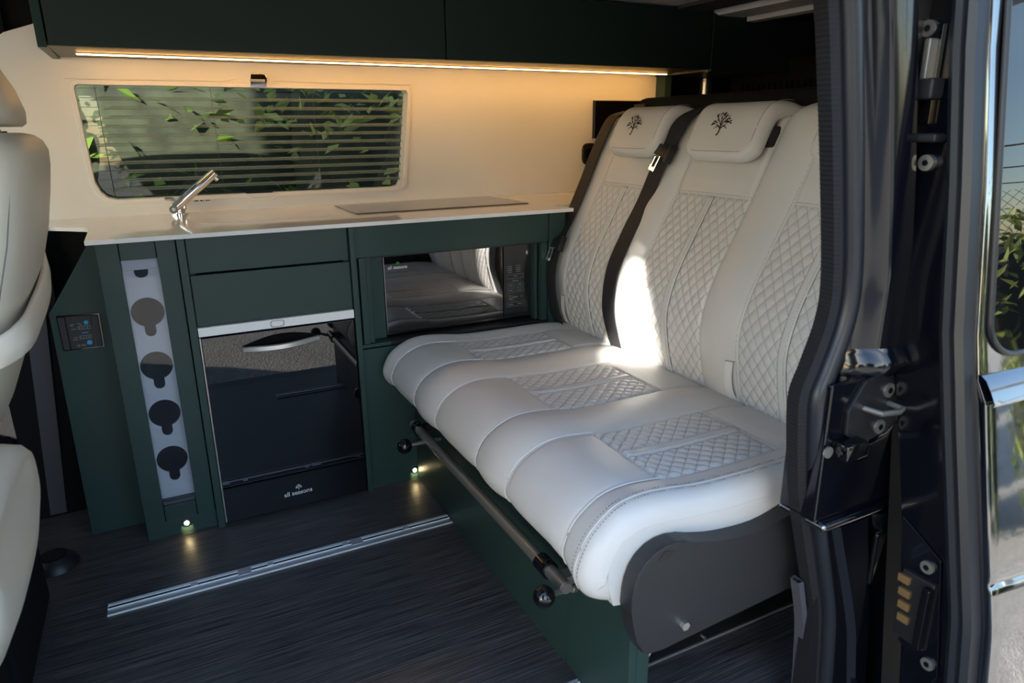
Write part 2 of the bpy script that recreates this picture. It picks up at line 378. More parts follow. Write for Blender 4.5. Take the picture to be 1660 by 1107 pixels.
struct(plate('wall_skin', [(-1.6, .8), (3.0, .8), (3.0, 1.7), (-1.6, 1.7)], [[(-.26, .87), (-.26, 1.27), (.85, 1.27), (.85, .87)]], YW+.035, .02, CARPET)).name = 'wall_lining'
# window 1: moulded surround, reveal, tinted pane
w1 = struct(bpy.data.objects.new('window_1', None)); C.objects.link(w1); w1.location = (.3, YW, 1.06); WORLD['window_1'] = Matrix.Translation((.3, YW, 1.06))
def grow(pts, d):
    cx = sum(p[0] for p in pts)/len(pts); cz = sum(p[1] for p in pts)/len(pts); out = []
    n = len(pts)
    for i in range(n):
        a = Vector(pts[i-1]); b = Vector(pts[i]); c = Vector(pts[(i+1) % n]); n1 = Vector(((b-a).y, -(b-a).x)).normalized(); n2 = Vector(((c-b).y, -(c-b).x)).normalized(); m_ = (n1+n2)
        m_.normalize(); k = d/max(.5, m_.dot(n1)); q = b+m_*k; out.append((q.x, q.y))
    return out
sgn = 1 if (Vector(grow(hole, .01)[8])-Vector((.3, 1.06))).length > (Vector(hole[8])-Vector((.3, 1.06))).length else -1
out1 = grow(hole, sgn*.011)
plate('window_frame', out1, [hole], YW-.006, .006, FRAMEM, w1, bev=.0012)
V = []; F = []; nh = len(hole)
for p in hole: V.append((p[0], YW-.004, p[1]))
for p in hole: V.append((p[0], YW+.055, p[1]))
for i in range(nh): F.append((i, (i+1) % nh, nh+(i+1) % nh, nh+i))
pyd('reveal', V, F, FRAMEM, w1, smooth=False)
box('pane', -.25, .84, YW+.052, YW+.055, .87, 1.27, PANE, w1, bev=0)
prism('upper_latch', [(0.276, 1.276), (0.320, 1.276), (0.326, 1.262), (0.320, 1.236), (0.272, 1.236)], 1, YW-.018, YW-.004, CHROME, w1, bev=.002)
box('latch_bar', .272, .318, YW-.021, YW-.017, 1.250, 1.258, GUN, w1, bev=.001)
prism('lower_latch', [(0.222, 0.901), (0.243, 0.886), (0.300, 0.886), (0.322, 0.901)], 1, YW-.012, YW+.002, WHITEP, w1, bev=.002)
tube('surround_edge', [(-.235, YW-.004, 1.25), (.2, YW-.004, 1.252), (.232, YW-.004, 1.262)], .0014, FRAMEM, w1, 6)
tube('surround_edge', [(.345, YW-.004, 1.256), (.5, YW-.004, 1.253), (.815, YW-.004, 1.252)], .0014, FRAMEM, w1, 6)
# maker's mark under the window
bm = bmesh.new()
for k, w_ in enumerate((.009, .004, .007, .003, .006, .004)): B(bm, .062+k*.0085, .062+k*.0085+w_, YW-.0012, YW-.0004, .884, .8885)
obj('printed_mark', bm, BLACK, w1)
# ceiling, roof shell, header, ends
struct(box('ceiling', -1.6, 1.86, -1.10, .56, 1.518, 1.54, GCARPET, bev=0))
struct(box('ceiling_band', 1.72, 1.86, -1.1, .21, 1.505, 1.517, TRIML, bev=.003)).name = 'trim_1'
struct(box('trim_2', 1.905, 2.035, -1.15, .21, 1.494, 1.53, WHITEP, bev=.004))
struct(box('trim_3', 2.052, 2.10, -1.15, .21, 1.480, 1.53, WHITEP, bev=.004))
struct(box('ceiling_rear', 1.96, 3.0, -1.2, .56, 1.515, 1.54, BROWN, bev=0))
struct(box('roof', -3.2, 3.0, -1.30, .72, 1.56, 1.60, PAINT, bev=.01))
struct(prism('header', [(-1.10, 1.52), (-1.10, 1.30), (-1.22, 1.28), (-1.30, 1.29), (-1.30, 1.60), (-1.10, 1.60)], 0, -1.6, 3.0, PAINTD)).name = 'trim_4'
struct(box('wall_rear', 2.72, 2.76, -1.3, .7, -.05, 1.6, CARPET, bev=0))
struct(box('sill', -3.0, 3.0, -1.36, -1.24, -.32, -.01, TRIM, bev=.01)).name = 'trim_5'
struct(box('wall_corner', -1.6, -.36, YW+.02, YW+.034, 0, 1.56, CARPET, bev=0))
struct(box('wall_front', -1.72, -1.68, -1.30, .60, -.3, .80, CARPET, bev=0))
struct(box('wall_front_side', -3.2, -1.0, YW+.03, YW+.12, -.3, .75, CARPET, bev=0))
# front section of the van (cab): door pillar, near side cab door, bulk
struct(prism('pillar_front', [(-.72, -1.16), (-.55, -1.16), (-.545, -1.27), (-.60, -1.33), (-.72, -1.33)], 2, -.3, 1.58, PAINTD, bev=.008)).name = 'wall_door_pillar'
# dark moulding at the far side of the footwell (front end of the kitchen side)
struct(prism('trim_6', [(.29, .0), (.33, .0), (.33, .85), (.29, .60)], 0, -.50, -.34, CARPET))
bm = bmesh.new()
pil = [(-.470, .0), (-.412, .0), (-.360, .62), (-.425, .62)]
f_ = [bm.verts.new((p[0], .285, p[1])) for p in pil]; g_ = [bm.verts.new((p[0]+.004, .36, p[1])) for p in pil]
bm.faces.new(f_); bm.faces.new(g_[::-1])
for i in range(4): bm.faces.new((f_[i], g_[i], g_[(i+1) % 4], f_[(i+1) % 4]))
bmesh.ops.bevel(bm, geom=bm.edges[:], offset=.008, segments=2, affect='EDGES')
struct(obj('trim_7', bm, TRIML, smooth=True))

# ------------------------------------------------------------------ rear of the van behind the bench
t = thing('storage_cupboard', 'tall dark green cupboard behind the bench at the rear of the van', 'cupboard', (1.95, .45, 0))
prism('side_panel', [(1.898, .52), (1.905, .47), (1.935, .466), (1.935, .52)], 2, 0, 1.305, GREEN, t)
box('recess', 2.19, 2.21, .56, .90, .9, 1.31, GLOSSK, t, bev=0)
box('brown_panel', 2.17, 2.19, .552, .76, 1.0, 1.295, BROWN, t)
t = thing('chrome_pole', 'upright chrome pole behind the bench under the rear locker', 'pole', (2.12, .50, 0))
tube('pole', [(2.15, .500, 1.0), (2.15, .500, 1.298)], .026, BRUSH, t, 16)
tube('pole_collar', [(2.15, .500, 1.284), (2.15, .500, 1.298)], .026, GUN, t, 16)
t = thing('louvred_tailgate_blind', 'black ribbed blind at the back of the van above the bench', 'blind', (2.3, .2, 1.1))
for k in range(26):
    box('rib', 2.28, 2.288, .42-k*.03, .432-k*.03, 1.16, 1.275, CARPET, t, bev=.002, seg=1)
box('blind_frame', 2.295, 2.31, -1.2, .50, 1.0, 1.36, CARPET, t, bev=0)
t = thing('rear_shelf', 'dark padded shelf across the van just behind the backrest', 'shelf', (1.6, -.5, 1.1))
prism('padded_top', [(1.475, .6), (1.475, 1.17), (1.485, 1.190), (1.51, 1.197), (1.95, 1.205), (1.95, .6)], 1, -1.15, .075, CARPET, t, bev=.006)
box('end_rail', 1.462, 1.474, .02, .078, 1.10, 1.176, mat('rust_brown', (.05, .028, .022), .7), t)

# ------------------------------------------------------------------ overhead locker with LED strip
ZL = 1.308
t = thing('overhead_locker', 'long dark green locker along the top of the cream wall above the window', 'locker', (.8, .36, ZL))
box('end_panel', -.256, -.236, .190, YW-.002, ZL-.006, 1.515, GREEN_D, t)
box('locker_base', -.236, 1.885, .205, YW-.002, ZL, ZL+.012, mat('olive_locker_base', (.10, .095, .055), .4), t, bev=.0008)
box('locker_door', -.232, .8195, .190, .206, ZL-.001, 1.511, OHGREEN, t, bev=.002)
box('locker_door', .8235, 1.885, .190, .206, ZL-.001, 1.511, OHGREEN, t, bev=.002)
t = thing('led_strip_light', 'long warm glowing strip light under the green locker', 'light', (.85, .385, ZL))
V = [(-.186, .368, ZL-.002), (1.872, .420, ZL-.002), (1.872, .428, ZL-.002), (-.186, .376, ZL-.002)]
V += [(x, y, ZL-.005) for x, y, z in V]
pyd('diffuser', V, [(0, 1, 2, 3), (7, 6, 5, 4), (0, 4, 5, 1), (1, 5, 6, 2), (2, 6, 7, 3), (3, 7, 4, 0)], LED, t, smooth=False)
V = [(-.190, .361, ZL-.0005), (1.876, .413, ZL-.0005), (1.876, .435, ZL-.0005), (-.190, .383, ZL-.0005)]
V += [(x, y, ZL-.0025) for x, y, z in V]
pyd('aluminium_channel', V, [(0, 1, 2, 3), (7, 6, 5, 4), (0, 4, 5, 1), (1, 5, 6, 2), (2, 6, 7, 3), (3, 7, 4, 0)], ALU, t, smooth=False)
t = thing('rear_locker', 'black-green locker in shadow at the top of the van behind the bench', 'locker', (2.1, .2, 1.3))
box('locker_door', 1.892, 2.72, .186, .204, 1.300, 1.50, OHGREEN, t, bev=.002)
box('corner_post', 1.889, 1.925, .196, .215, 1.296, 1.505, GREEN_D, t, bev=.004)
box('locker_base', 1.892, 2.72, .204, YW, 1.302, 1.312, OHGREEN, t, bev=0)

# ------------------------------------------------------------------ kitchen cabinets (front plane y = 0)
def cab_shell(parent, x0, x1, z0=.05, y1=.50, y0=.012, th=.015, zt=.838):
    box('side_panel', x0, x0+th, y0, y1, z0, zt, GREEN_D, parent, bev=0); box('side_panel', x1-th, x1, y0, y1, z0, zt, GREEN_D, parent, bev=0)
    box('back_panel', x0, x1, y1, y1+.01, z0, zt, GREEN_D, parent, bev=0)
# bottle cabinet
t = thing('bottle_rack_cabinet', 'tall narrow green cabinet with a clear window showing a white bottle rack', 'cabinet', (-.11, .2, 0))
box('stile', -.201, -.1515, 0, .018, .052, .838, GREEN, t)
box('stile', -.0675, -.0215, 0, .018, .052, .838, GREEN, t)
box('top_rail', -.150, -.069, .001, .018, .792, .838, GREEN, t)
box('bottom_rail', -.150, -.069, .001, .018, .052, .098, GREEN, t)
box('ledge', -.150, -.069, .006, .06, .098, .108, TRIML, t)
box('side_panel', -.201, -.190, .018, .50, .0, .838, GREEN, t)
box('back_panel', -.19, -.02, .30, .31, .05, .838, NAVY, t, bev=0)
box('inner_side', -.1555, -.1525, .019, .30, .1, .8, NAVY, t, bev=0)
box('inner_side', -.0665, -.0635, .019, .30, .1, .8, NAVY, t, bev=0)
box('plinth', -.201, -.02, .006, .02, .0, .050, GREEN, t)
box('window_panel', -.151, -.068, .008, .011, .108, .792, CLEAR, t, bev=0)
def keyhole(cx, cz, r=.0395, w=.0135, dn=.066):
    pts = []; a0 = math.asin(w/r)
    for k in range(33):
        a = -PI/2+a0+(2*PI-2*a0)*k/32; pts.append((cx+r*math.cos(a), cz+r*math.sin(a)))
    for k in range(9):
        a = -PI+PI*k/8*1.0; pts.append((cx+w*math.cos(a), cz-dn+w+.0*k+w*math.sin(a)))
    return pts
holes = [keyhole(-.110, z) for z in (.648, .500, .362, .224)]
hh = [(-.127, .7635), (-.093, .7635)] + [(-.110+.016*math.cos(-PI*k/8), .752+.012*math.sin(-PI*k/8)) for k in range(9)]
plate('bottle_rack', [(-.153, .109), (-.066, .109), (-.066, .764), (-.153, .764)], holes+[hh], .030, .006, WHITEP, t)
box('rack_flap', -.1515, -.0675, .024, .030, .762, .791, WHITEP, t)  # plain white strip across the top of the rack window
# side panel with control unit
t = thing('cabinet_end_panel', 'green angled side panel left of the bottle cabinet', 'panel', (-.28, .125, 0))
prism('panel', [(-.345, 0), (-.208, 0), (-.203, .838), (-.214, .838), (-.338, .650)], 1, .118, .134, GREEN, t, bev=.0015)
t = thing('control_panel', 'small dark control panel with two blue buttons on the angled green side panel', 'control panel', (-.275, .115, .6))
def q4(name, p, y0, y1, m, bev=.001): return prism(name, p, 1, y0, y1, m, t, bev=bev)
q4('surround', [(-.3225, .550), (-.2275, .548), (-.2255, .642), (-.3235, .6455)], .112, .118, GLOSSK)
q4('side_block', [(-.3195, .553), (-.305, .5525), (-.306, .641), (-.3205, .6415)], .106, .113, TRIM, .002)
q4('side_block', [(-.246, .5520), (-.2305, .5515), (-.2295, .638), (-.2445, .6385)], .106, .113, TRIM, .002)
q4('face_plate', [(-.304, .5525), (-.247, .5520), (-.2455, .639), (-.3045, .641)], .109, .113, TRIM, .001)
def disc(name, x, y, z, r, m, parent, th=.001):
    bm = bmesh.new(); T(bm, [(x, y, z), (x, y-th, z)], r, 20); return obj(name, bm, m, parent, smooth=True)
disc('blue_button', -.259, .109, .6215, .0052, BLUE, t); disc('blue_button', -.2595, .109, .5665, .0062, BLUE, t)
bm = bmesh.new()
for (x, z, w) in ((-.296, .6185, .009), (-.296, .615, .006), (-.296, .606, .012), (-.280, .6195, .007), (-.275, .6165, .005), (-.293, .583, .009), (-.296, .577, .011), (-.290, .562, .008), (-.279, .562, .008), (-.268, .5625, .006), (-.288, .558, .006), (-.278, .5585, .009)):
    B(bm, x, x+w, .1082, .1088, z, z+.0013)
for (z0, z1) in ((.604, .6125), (.578, .5865)):
    for r_ in ((-.280, -.2525, z0, z0+.0008), (-.280, -.2525, z1, z1+.0008), (-.280, -.2792, z0, z1), (-.2533, -.2525, z0, z1)): B(bm, r_[0], r_[1], .1082, .1088, r_[2], r_[3])
    for k in range(4): B(bm, -.277+k*.006, -.2755+k*.006, .1082, .1088, z0+.002, z1-.0015)
obj('printed_symbols', bm, INKD, t)
box('blue_line', -.273, -.258, .1080, .1088, .5935, .5955, BLUE, t, bev=0)

# upright dividers
def divider(x0, x1, label, zb=0.0, y0=-.014):
    o = box('upright_divider', x0, x1, y0, .50, zb, .838, GREEN, None, bev=.0015); return tag(o, label, 'cabinet panel', 'green upright dividers under the worktop')
divider(-.0195, -.0005, 'green upright divider between the bottle cabinet and the black fridge')
divider(.4235, .4395, 'green upright divider between the black fridge and the microwave')
# fridge bay
t = thing('drawer_unit', 'green drawer fronts above the black fridge door', 'drawer', (.21, .2, .6))
box('fascia', .002, .4215, .002, .018, .7435, .838, GREEN, t)
d = box('drawer_front', .002, .4215, -.002, .016, .601, .7385, GREEN, t)
cab_shell(t, .001, .4225, .6)
t = thing('fridge', 'tall gloss black fridge with a curved chrome handle and white tree logo', 'fridge', (.21, .2, 0))
box('fridge_body', .006, .418, .014, .48, .012, .598, BLACK, t, bev=.002)
dp = box('top_strip', .001, .4215, -.012, .014, .5735, .5985, BRIGHT, t, bev=.001)
plate('pull_ring', rrect(.186, .2235, .5765, .5955, .006), [rrect(.1885, .2210, .5785, .5935, .005)], -.0135, .0016, mat('ring_shadow', (.35, .35, .35), .4), dp)  # finger pull drawn as a flat grey ring outline
door = box('door', .006, .4185, -.012, .010, .010, .5685, GLASSB, t, bev=.0015)
box('door_edge', .001, .0055, -.010, .012, .010, .570, GUN, t, bev=.001)
# recessed handle cup and bowed chrome bar
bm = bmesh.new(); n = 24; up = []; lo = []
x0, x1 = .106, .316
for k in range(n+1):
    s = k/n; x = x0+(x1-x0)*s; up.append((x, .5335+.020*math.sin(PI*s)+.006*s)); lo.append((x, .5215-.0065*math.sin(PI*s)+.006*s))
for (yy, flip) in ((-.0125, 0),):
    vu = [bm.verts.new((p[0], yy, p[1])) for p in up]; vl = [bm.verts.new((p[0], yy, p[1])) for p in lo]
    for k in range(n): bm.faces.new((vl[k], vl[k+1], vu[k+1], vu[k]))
obj('handle_cup', bm, mat('handle_shadow_black', (.003, .003, .003), .8, spec=.1), door)  # flat matte black shape for the cup above the bar
bm = bmesh.new(); rows = []
for k in range(n+1):
    s = k/n; x = x0+(x1-x0)*s; bow = math.sin(PI*s); yb = -.014-.024*bow; zc = .5235+.006*s-.001*bow
    rows.append([bm.verts.new(v) for v in ((x, yb, zc-.0085), (x, yb-.004, zc-.006), (x, yb-.004, zc+.006), (x, yb, zc+.0085), (x, yb+.003, zc+.0075), (x, yb+.003, zc-.0075))])
for a, b in zip(rows[:-1], rows[1:]):
    for k in range(6): bm.faces.new((a[k], a[(k+1) % 6], b[(k+1) % 6], b[k]))
bm.faces.new(rows[0]); bm.faces.new(rows[-1][::-1]); obj('handle', bm, BRUSH, door, smooth=True, angle=50)
XR, XU = (1, 0, 0), (0, 0, 1)
text_mesh('lettering', 'all seasons', .0195, (.211, -.0125, .0505), (1, 0, .02), XU, INK, door, bold=.0003)
bm = bmesh.new(); tree_logo(bm, (.2135, -.0125, .066), XR, XU, .017, random.Random(3)); obj('tree_emblem', bm, INK, door)
# microwave bay
t = thing('microwave_cabinet', 'wide green cabinet surround around the microwave beside the bench', 'cabinet', (.78, .2, 0))
box('fascia', .441, 1.0815, .0, .018, .7455, .838, GREEN, t)
box('fascia', 1.0845, 1.145, .0, .018, .0, .838, GREEN, t)
box('slim_upright', .4405, .4475, .012, .05, .482, .744, GREEN_D, t)
box('slim_upright', .450, .4695, .004, .05, .482, .744, GREEN, t)
box('slim_upright', .472, .486, .014, .05, .482, .744, GREEN, t)
box('slim_upright', .4865, .532, .045, .06, .482, .744, GREEN, t)
box('slim_upright', 1.046, 1.058, .030, .06, .45, .744, GREEN, t)
box('slim_upright', 1.060, 1.0815, .008, .03, .45, .744, GREEN, t)
box('shelf', .4405, .532, .004, .45, .470, .481, GREEN, t)
box('recess_floor', .533, 1.083, .006, .45, .469, .479, BLACK, t)
box('door', .4425, 1.083, .0, .016, .050, .467, GREEN, t)
box('plinth', .4405, 1.083, .004, .02, .0, .048, GREEN, t)
box('back_panel', .44, 1.083, .44, .45, .0, .838, BLACK, t, bev=0)
box('recess_top', .44, 1.083, .02, .44, .738, .744, BLACK, t, bev=0)
t = thing('microwave', 'black glass built-in microwave with mirrored door and green tree logo', 'microwave', (.79, .2, .48))
box('casing', .533, 1.050, .066, .40, .483, .737, BLACK, t, bev=.003)
d = box('door', .538, .9405, .055, .068, .487, .733, mat('mirrored_black_glass', (0.003, 0.003, 0.004), 0.012, spec=1.0, ior=2.1), t, bev=.0015)
box('door_edge', .533, .5375, .060, .070, .487, .733, TRIM, t, bev=.001)
cp = box('control_panel', .9445, 1.045, .055, .068, .487, .733, GLASSC, t, bev=.0015)
text_mesh('lettering', 'all seasons', .0145, (.582, .0545, .693), (1, 0, 0), XU, INK, d, bold=.0002)
bm = bmesh.new(); tree_logo(bm, (.583, .0545, .7045), XR, XU, .011, random.Random(4)); obj('green_tree_emblem', bm, INKG, d)
bm = bmesh.new(); rnd = random.Random(9)
for col, xx in enumerate((.957, .989)):
    for r_ in range(4):
        z = .662-r_*.0065+col*.001; x = xx
        B(bm, x, x+.0025, .0540, .0546, z, z+.0022)
        for w_ in range(3): B(bm, x+.0045+w_*.0045, x+.0045+w_*.0045+.0036, .0540, .0546, z, z+.0022)
def orect(x0, x1, z0, z1, w=.0006):
    for r_ in ((x0, x1, z0, z0+w), (x0, x1, z1-w, z1), (x0, x0+w, z0, z1), (x1-w, x1, z0, z1)): B(bm, r_[0], r_[1], .0540, .0546, r_[2], r_[3])
def word(xc, z, n_, h=.0026):
    for k in range(n_): B(bm, xc-n_*.0014+k*.0028, xc-n_*.0014+k*.0028+.0022, .0540, .0546, z, z+h)
orect(.956, 1.018, .621, .636); word(.987, .6275, 5)
word(.987, .612, 8)
for zz in (.592, .574):
    orect(.956, .983, zz, zz+.014); word(.9695, zz+.0055, 5); orect(.991, 1.018, zz, zz+.014); word(1.0045, zz+.0055, 5)
word(.985, .556, 8); word(.964, .556, 1, .004); word(1.009, .556, 1, .005)
orect(.956, 1.018, .526, .541, .0006); word(.970, .532, 6); word(1.003, .532, 6)
obj('printed_keys', bm, INKD, cp)
# worktop
t = thing('worktop', 'glossy white worktop along the whole kitchen under the window', 'worktop', (.5, .2, .84))
wt = [(-.219, -.020), (1.165, -.020), (1.165, .105), (1.60, .105), (1.60, .519), (-.40, .519), (-.40, .395), (-.3255, .345), (-.236, .270), (-.222, .245)]
prism('top', [(p[0], p[1]) for p in wt], 2, .8385, .8500, WORK, t, bev=.0012)
# shade of the void under the worktop's front end, put in as a black box
box('edge_support', -.40, -.206, .36, .50, .60, .838, CARPET, t, bev=0)
t = thing('induction_hob', 'flat pale grey glass hob set into the white worktop', 'hob', (.8, .34, .851))
prism('glass', [(.497, .176), (1.106, .182), (1.101, .487), (.497, .462)], 2, .8502, .8535, HOBM, t, bev=.001)
box('touch_strip', .72, .86, .186, .1875, .8533, .8537, INKD, t, bev=0)
# sink outline cover in the worktop
t = thing('sink_cover', 'flush white sink lid in the worktop beside the tap', 'sink', (.2, .3, .85))
prism('lid', rrect(.055, .42, .17, .46, .03), 2, .8502, .8512, WORK, t, bev=.0003)
# tap
t = thing('folding_tap', 'short chrome folding tap leaning up in front of the window', 'tap', (.012, .468, .85))
bm = bmesh.new(); T(bm, [(.012, .468, .8502), (.012, .468, .855), (.012, .468, .856), (.012, .468, .880)], [.026, .026, .0185, .0185], 24); obj('base', bm, CHROME, t, smooth=True, angle=30)
bm = bmesh.new(); B(bm, -.010, .034, .455, .481, .862, .888, .005, 3); obj('hinge_block', bm, CHROME, t, smooth=True)
tube('pivot_cap', [(-.004, .418, .8715), (-.004, .45, .8715)], .0125, CHROME, t, 20)
tube('pivot_screw', [(-.004, .4165, .8715), (-.004, .419, .8715)], .005, GUN, t, 12)
a = Vector((.000, .440, .874)); b_ = Vector((.128, .440, .977)); dd = (b_-a).normalized()
tube('spout', [a, a+dd*.01, b_-dd*.004, b_], [.0115, .0135, .0135, .0125], CHROME, t, 24)
nz = Vector((dd.z, 0, -dd.x))
tube('spout_nozzle', [b_-dd*.010+nz*.008, b_-dd*.010+nz*.022], .0075, CHROME, t, 16)
tube('spout_tip', [b_-dd*.001, b_+dd*.0015], .0105, GLOSSK, t, 16)
tube('lever', [(.012, .475, .885), (-.004, .492, .897), (-.022, .500, .897)], [.006, .006, .005], CHROME, t, 10)

# pleated blind inside the window
t = thing('pleated_window_blind', 'grey pleated see-through blind hanging in the tinted kitchen window', 'blind', (.3, YW+.03, 1.07))
def win_x(z):
    f = (z-.905)/(1.232-.905); return -.188-.028*f, .766+.034*f
zz = 1.200; k = 0
while zz > .91:
    xl, xr = win_x(zz); off = .016+.006*math.sin(k*2.3)
    inset = .03+.028*(k % 3 == 1)*.3+.02*math.sin(k)
    bm = bmesh.new(); yb = YW+.036
    x_a = xl+inset; 
    pts0 = [(x_a+.030, yb, zz+.0035), (xr-.004, yb, zz+.0035), (xr-.004, yb-.012, zz-.0075), (x_a, yb-.012, zz-.0075)]
    bm.faces.new([bm.verts.new(p) for p in pts0]); pts1 = [(x_a, yb-.012, zz-.0065), (xr-.004, yb-.012, zz-.0065), (xr-.004, yb-.009, zz-.0078), (x_a, yb-.009, zz-.0078)]
    bm.faces.new([bm.verts.new(p) for p in pts1]); obj('pleat', bm, PLEAT, t)
    zz -= .0268; k += 1
bm = bmesh.new(); zz = 1.2265
while zz > .905:
    xl, xr = win_x(zz); B(bm, xl, xr, YW+.0395, YW+.0405, zz, zz+.0009); zz -= .0268
tag(obj('pleat_edge', bm, mat('pleat_thread', (.24, .28, .25), .6), t), kind='stuff')
for x in (-.165, .155, .475, .742): tube('cord', [(x, YW+.034, 1.232), (x+.004, YW+.034, .905)], .0007, BLACK, t, 5)
# wall screen + socket
t = thing('wall_screen', 'black rectangular screen on the cream wall behind the far headrest', 'screen', (1.71, YW, 1.13))
box('screen', 1.585, 1.830, YW-.016, YW-.001, 1.060, 1.204, GLOSSK, t, bev=.003)
box('bezel', 1.583, 1.832, YW-.010, YW-.001, 1.058, 1.206, BLACK, t, bev=.001)
t = thing('wall_socket', 'small black socket on the cream wall half hidden by the far seat belt', 'socket', (1.55, YW, .99))
bm = bmesh.new(); o = prism('plate', rrect(1.535, 1.600, .955, 1.040, .02), 1, YW-.012, YW-.001, BLACK, t, bev=.003)
prism('socket_face', rrect(1.548, 1.587, .975, 1.020, .012), 1, YW-.016, YW-.011, GLOSSK, t, bev=.002)

# plinth LED spots
for (x, lab) in ((-.100, 'small round floor light in the plinth below the bottle cabinet'), (.583, 'small round floor light at the foot of the green door beside the bench')):
    t = thing('plinth_light', lab, 'light', (x, .004, .034), 'small round plinth lights')
    tube('bezel', [(x, .006, .034), (x, -.001, .034)], .0085, BRUSH, t, 18)
    tube('lens', [(x, .002, .034), (x, -.0022, .034)], .0062, LEDS, t, 18)
    L = bpy.data.lights.new('spot_glow', 'SPOT'); L.energy = .55; L.color = (1, .78, .35); L.spot_size = math.radians(80); L.spot_blend = .6; L.shadow_soft_size = .005
    lo_ = bpy.data.objects.new('lamp_glow', L); lo_.location = (x, -.004, .034); lo_.rotation_euler = (math.radians(48), 0, 0); C.objects.link(lo_); lo_.parent = t; lo_.matrix_parent_inverse = world(t).inverted()

# ------------------------------------------------------------------ floor fittings
def seat_rail(x0, x1, y0, y1, label, cat='rail'):
    t = thing('floor_rail', label, cat, ((x0+x1)/2, (y0+y1)/2, 0), 'aluminium seat rails in the floor')
    w = y1-y0
    box('base_plate', x0, x1, y0, y1, 0.0, .0022, ALU, t, bev=.0005)
    box('edge_lip', x0, x1, y0, y0+.004, .0018, .0045, BRIGHT, t, bev=.0008)
    box('edge_lip', x0, x1, y1-.004, y1, .0018, .0040, ALU, t, bev=.0008)
    box('track_wall', x0, x1, y0+w*.50, y0+w*.545, .0022, .0050, BRIGHT, t, bev=.0006)
    box('track_wall', x0, x1, y0+w*.76, y0+w*.80, .0022, .0050, BRIGHT, t, bev=.0006)
    box('slot', x0+.002, x1-.002, y0+w*.55, y0+w*.755, .0018, .0026, GLOSSK, t, bev=0)
    return t
t = seat_rail(-.292, .592, -.304, -.253, 'aluminium rail let into the floor in front of the green kitchen')
for x in (-.10, .03, .085, .285, .46):
    box('locking_stud', x-.008, x+.008, -.277, -.264, .002, .0055, ALU, t, bev=.001)
for x in (.02, .315): box('locking_plate', x-.016, x+.016, -.290, -.262, .004, .007, ALU, t, bev=.001)
seat_rail(.30, .592, -1.035, -.984, 'short end of an aluminium floor rail at the foot of the green bench base')
t = thing('floor_vent', 'round black table-leg socket raised on the floor beside the front seat', 'floor socket', (-.425, 0, 0))
bm = bmesh.new(); T(bm, [(-.425, -.002, 0), (-.425, -.002, .010), (-.425, -.002, .022), (-.425, -.002, .030)], [.058, .055, .044, .036], 32); obj('collar', bm, BLACK, t, smooth=True, angle=40)
bm = bmesh.new(); T(bm, [(-.425, -.002, .0295), (-.425, -.002, .032)], .031, 28); obj('cap', bm, CARPET, t, smooth=True)
for k in range(-3, 4):
    hw = math.sqrt(.029**2-(k*.008)**2); box('grille_bar', -.425-hw, -.425+hw, -.004+k*.008, -.001+k*.008, .032, .0345, BLACK, t, bev=.0006, seg=1)

# ================================================================== BENCH SEAT
bench = thing('bench_seat', 'white leather three-seat bench with quilted panels and tree emblems on a green base', 'bench seat', (.85, -.58, 0))
def quilt_h(a, b):
    return (abs(math.sin(PI*a))*abs(math.sin(PI*b)))**.42
sprof, SL = spline([(1.165, .455), (1.06, .4705), (.95, .472), (.85, .472), (.75, .475), (.68, .484), (.62, .488), (.57, .479), (.525, .452), (.503, .418), (.499, .392), (.512, .370), (.545, .358), (.60, .352)], 400)
bprof, BL = spline([(1.150, .44), (1.128, .50), (1.113, .57), (1.108, .63), (1.120, .69), (1.146, .755), (1.19, .835), (1.24, .925), (1.288, 1.02), (1.320, 1.083), (1.342, 1.115), (1.366, 1.134), (1.40, 1.141), (1.45, 1.13)], 400)
def prof_at(prof, f):
    x = f*(len(prof)-1); i = min(int(x), len(prof)-2); r = x-i; p = prof[i].lerp(prof[i+1], r)
    a = prof[max(i-3, 0)]; b = prof[min(i+4, len(prof)-1)]; d = (b-a).normalized(); return p, d
def fx(prof, key, val, lo=0, hi=None):
    hi = hi or len(prof); best = min(range(lo, hi), key=lambda i: abs(prof[i][key]-val)); return best/(len(prof)-1)
SPAN = [(-.290, -.098), (-.698, -.452), (-1.072, -.850)]       # quilted seat panels (y ranges)
BPAN = [(-.322, -.066), (-.708, -.436), (-1.105, -.838)]        # quilted back panels
sf0 = fx(sprof, 0, 1.000, 0, 200); sf1 = fx(sprof, 0, .705, 0, 250)
bf0 = .02; bf1 = fx(bprof, 1, .928)
YF, YN = -.002, -1.163
def edge_drop(e, r):
    if e >= r: return 0
    if e <= 0: return r
    return r-math.sqrt(max(0, r*r-(r-e)**2))
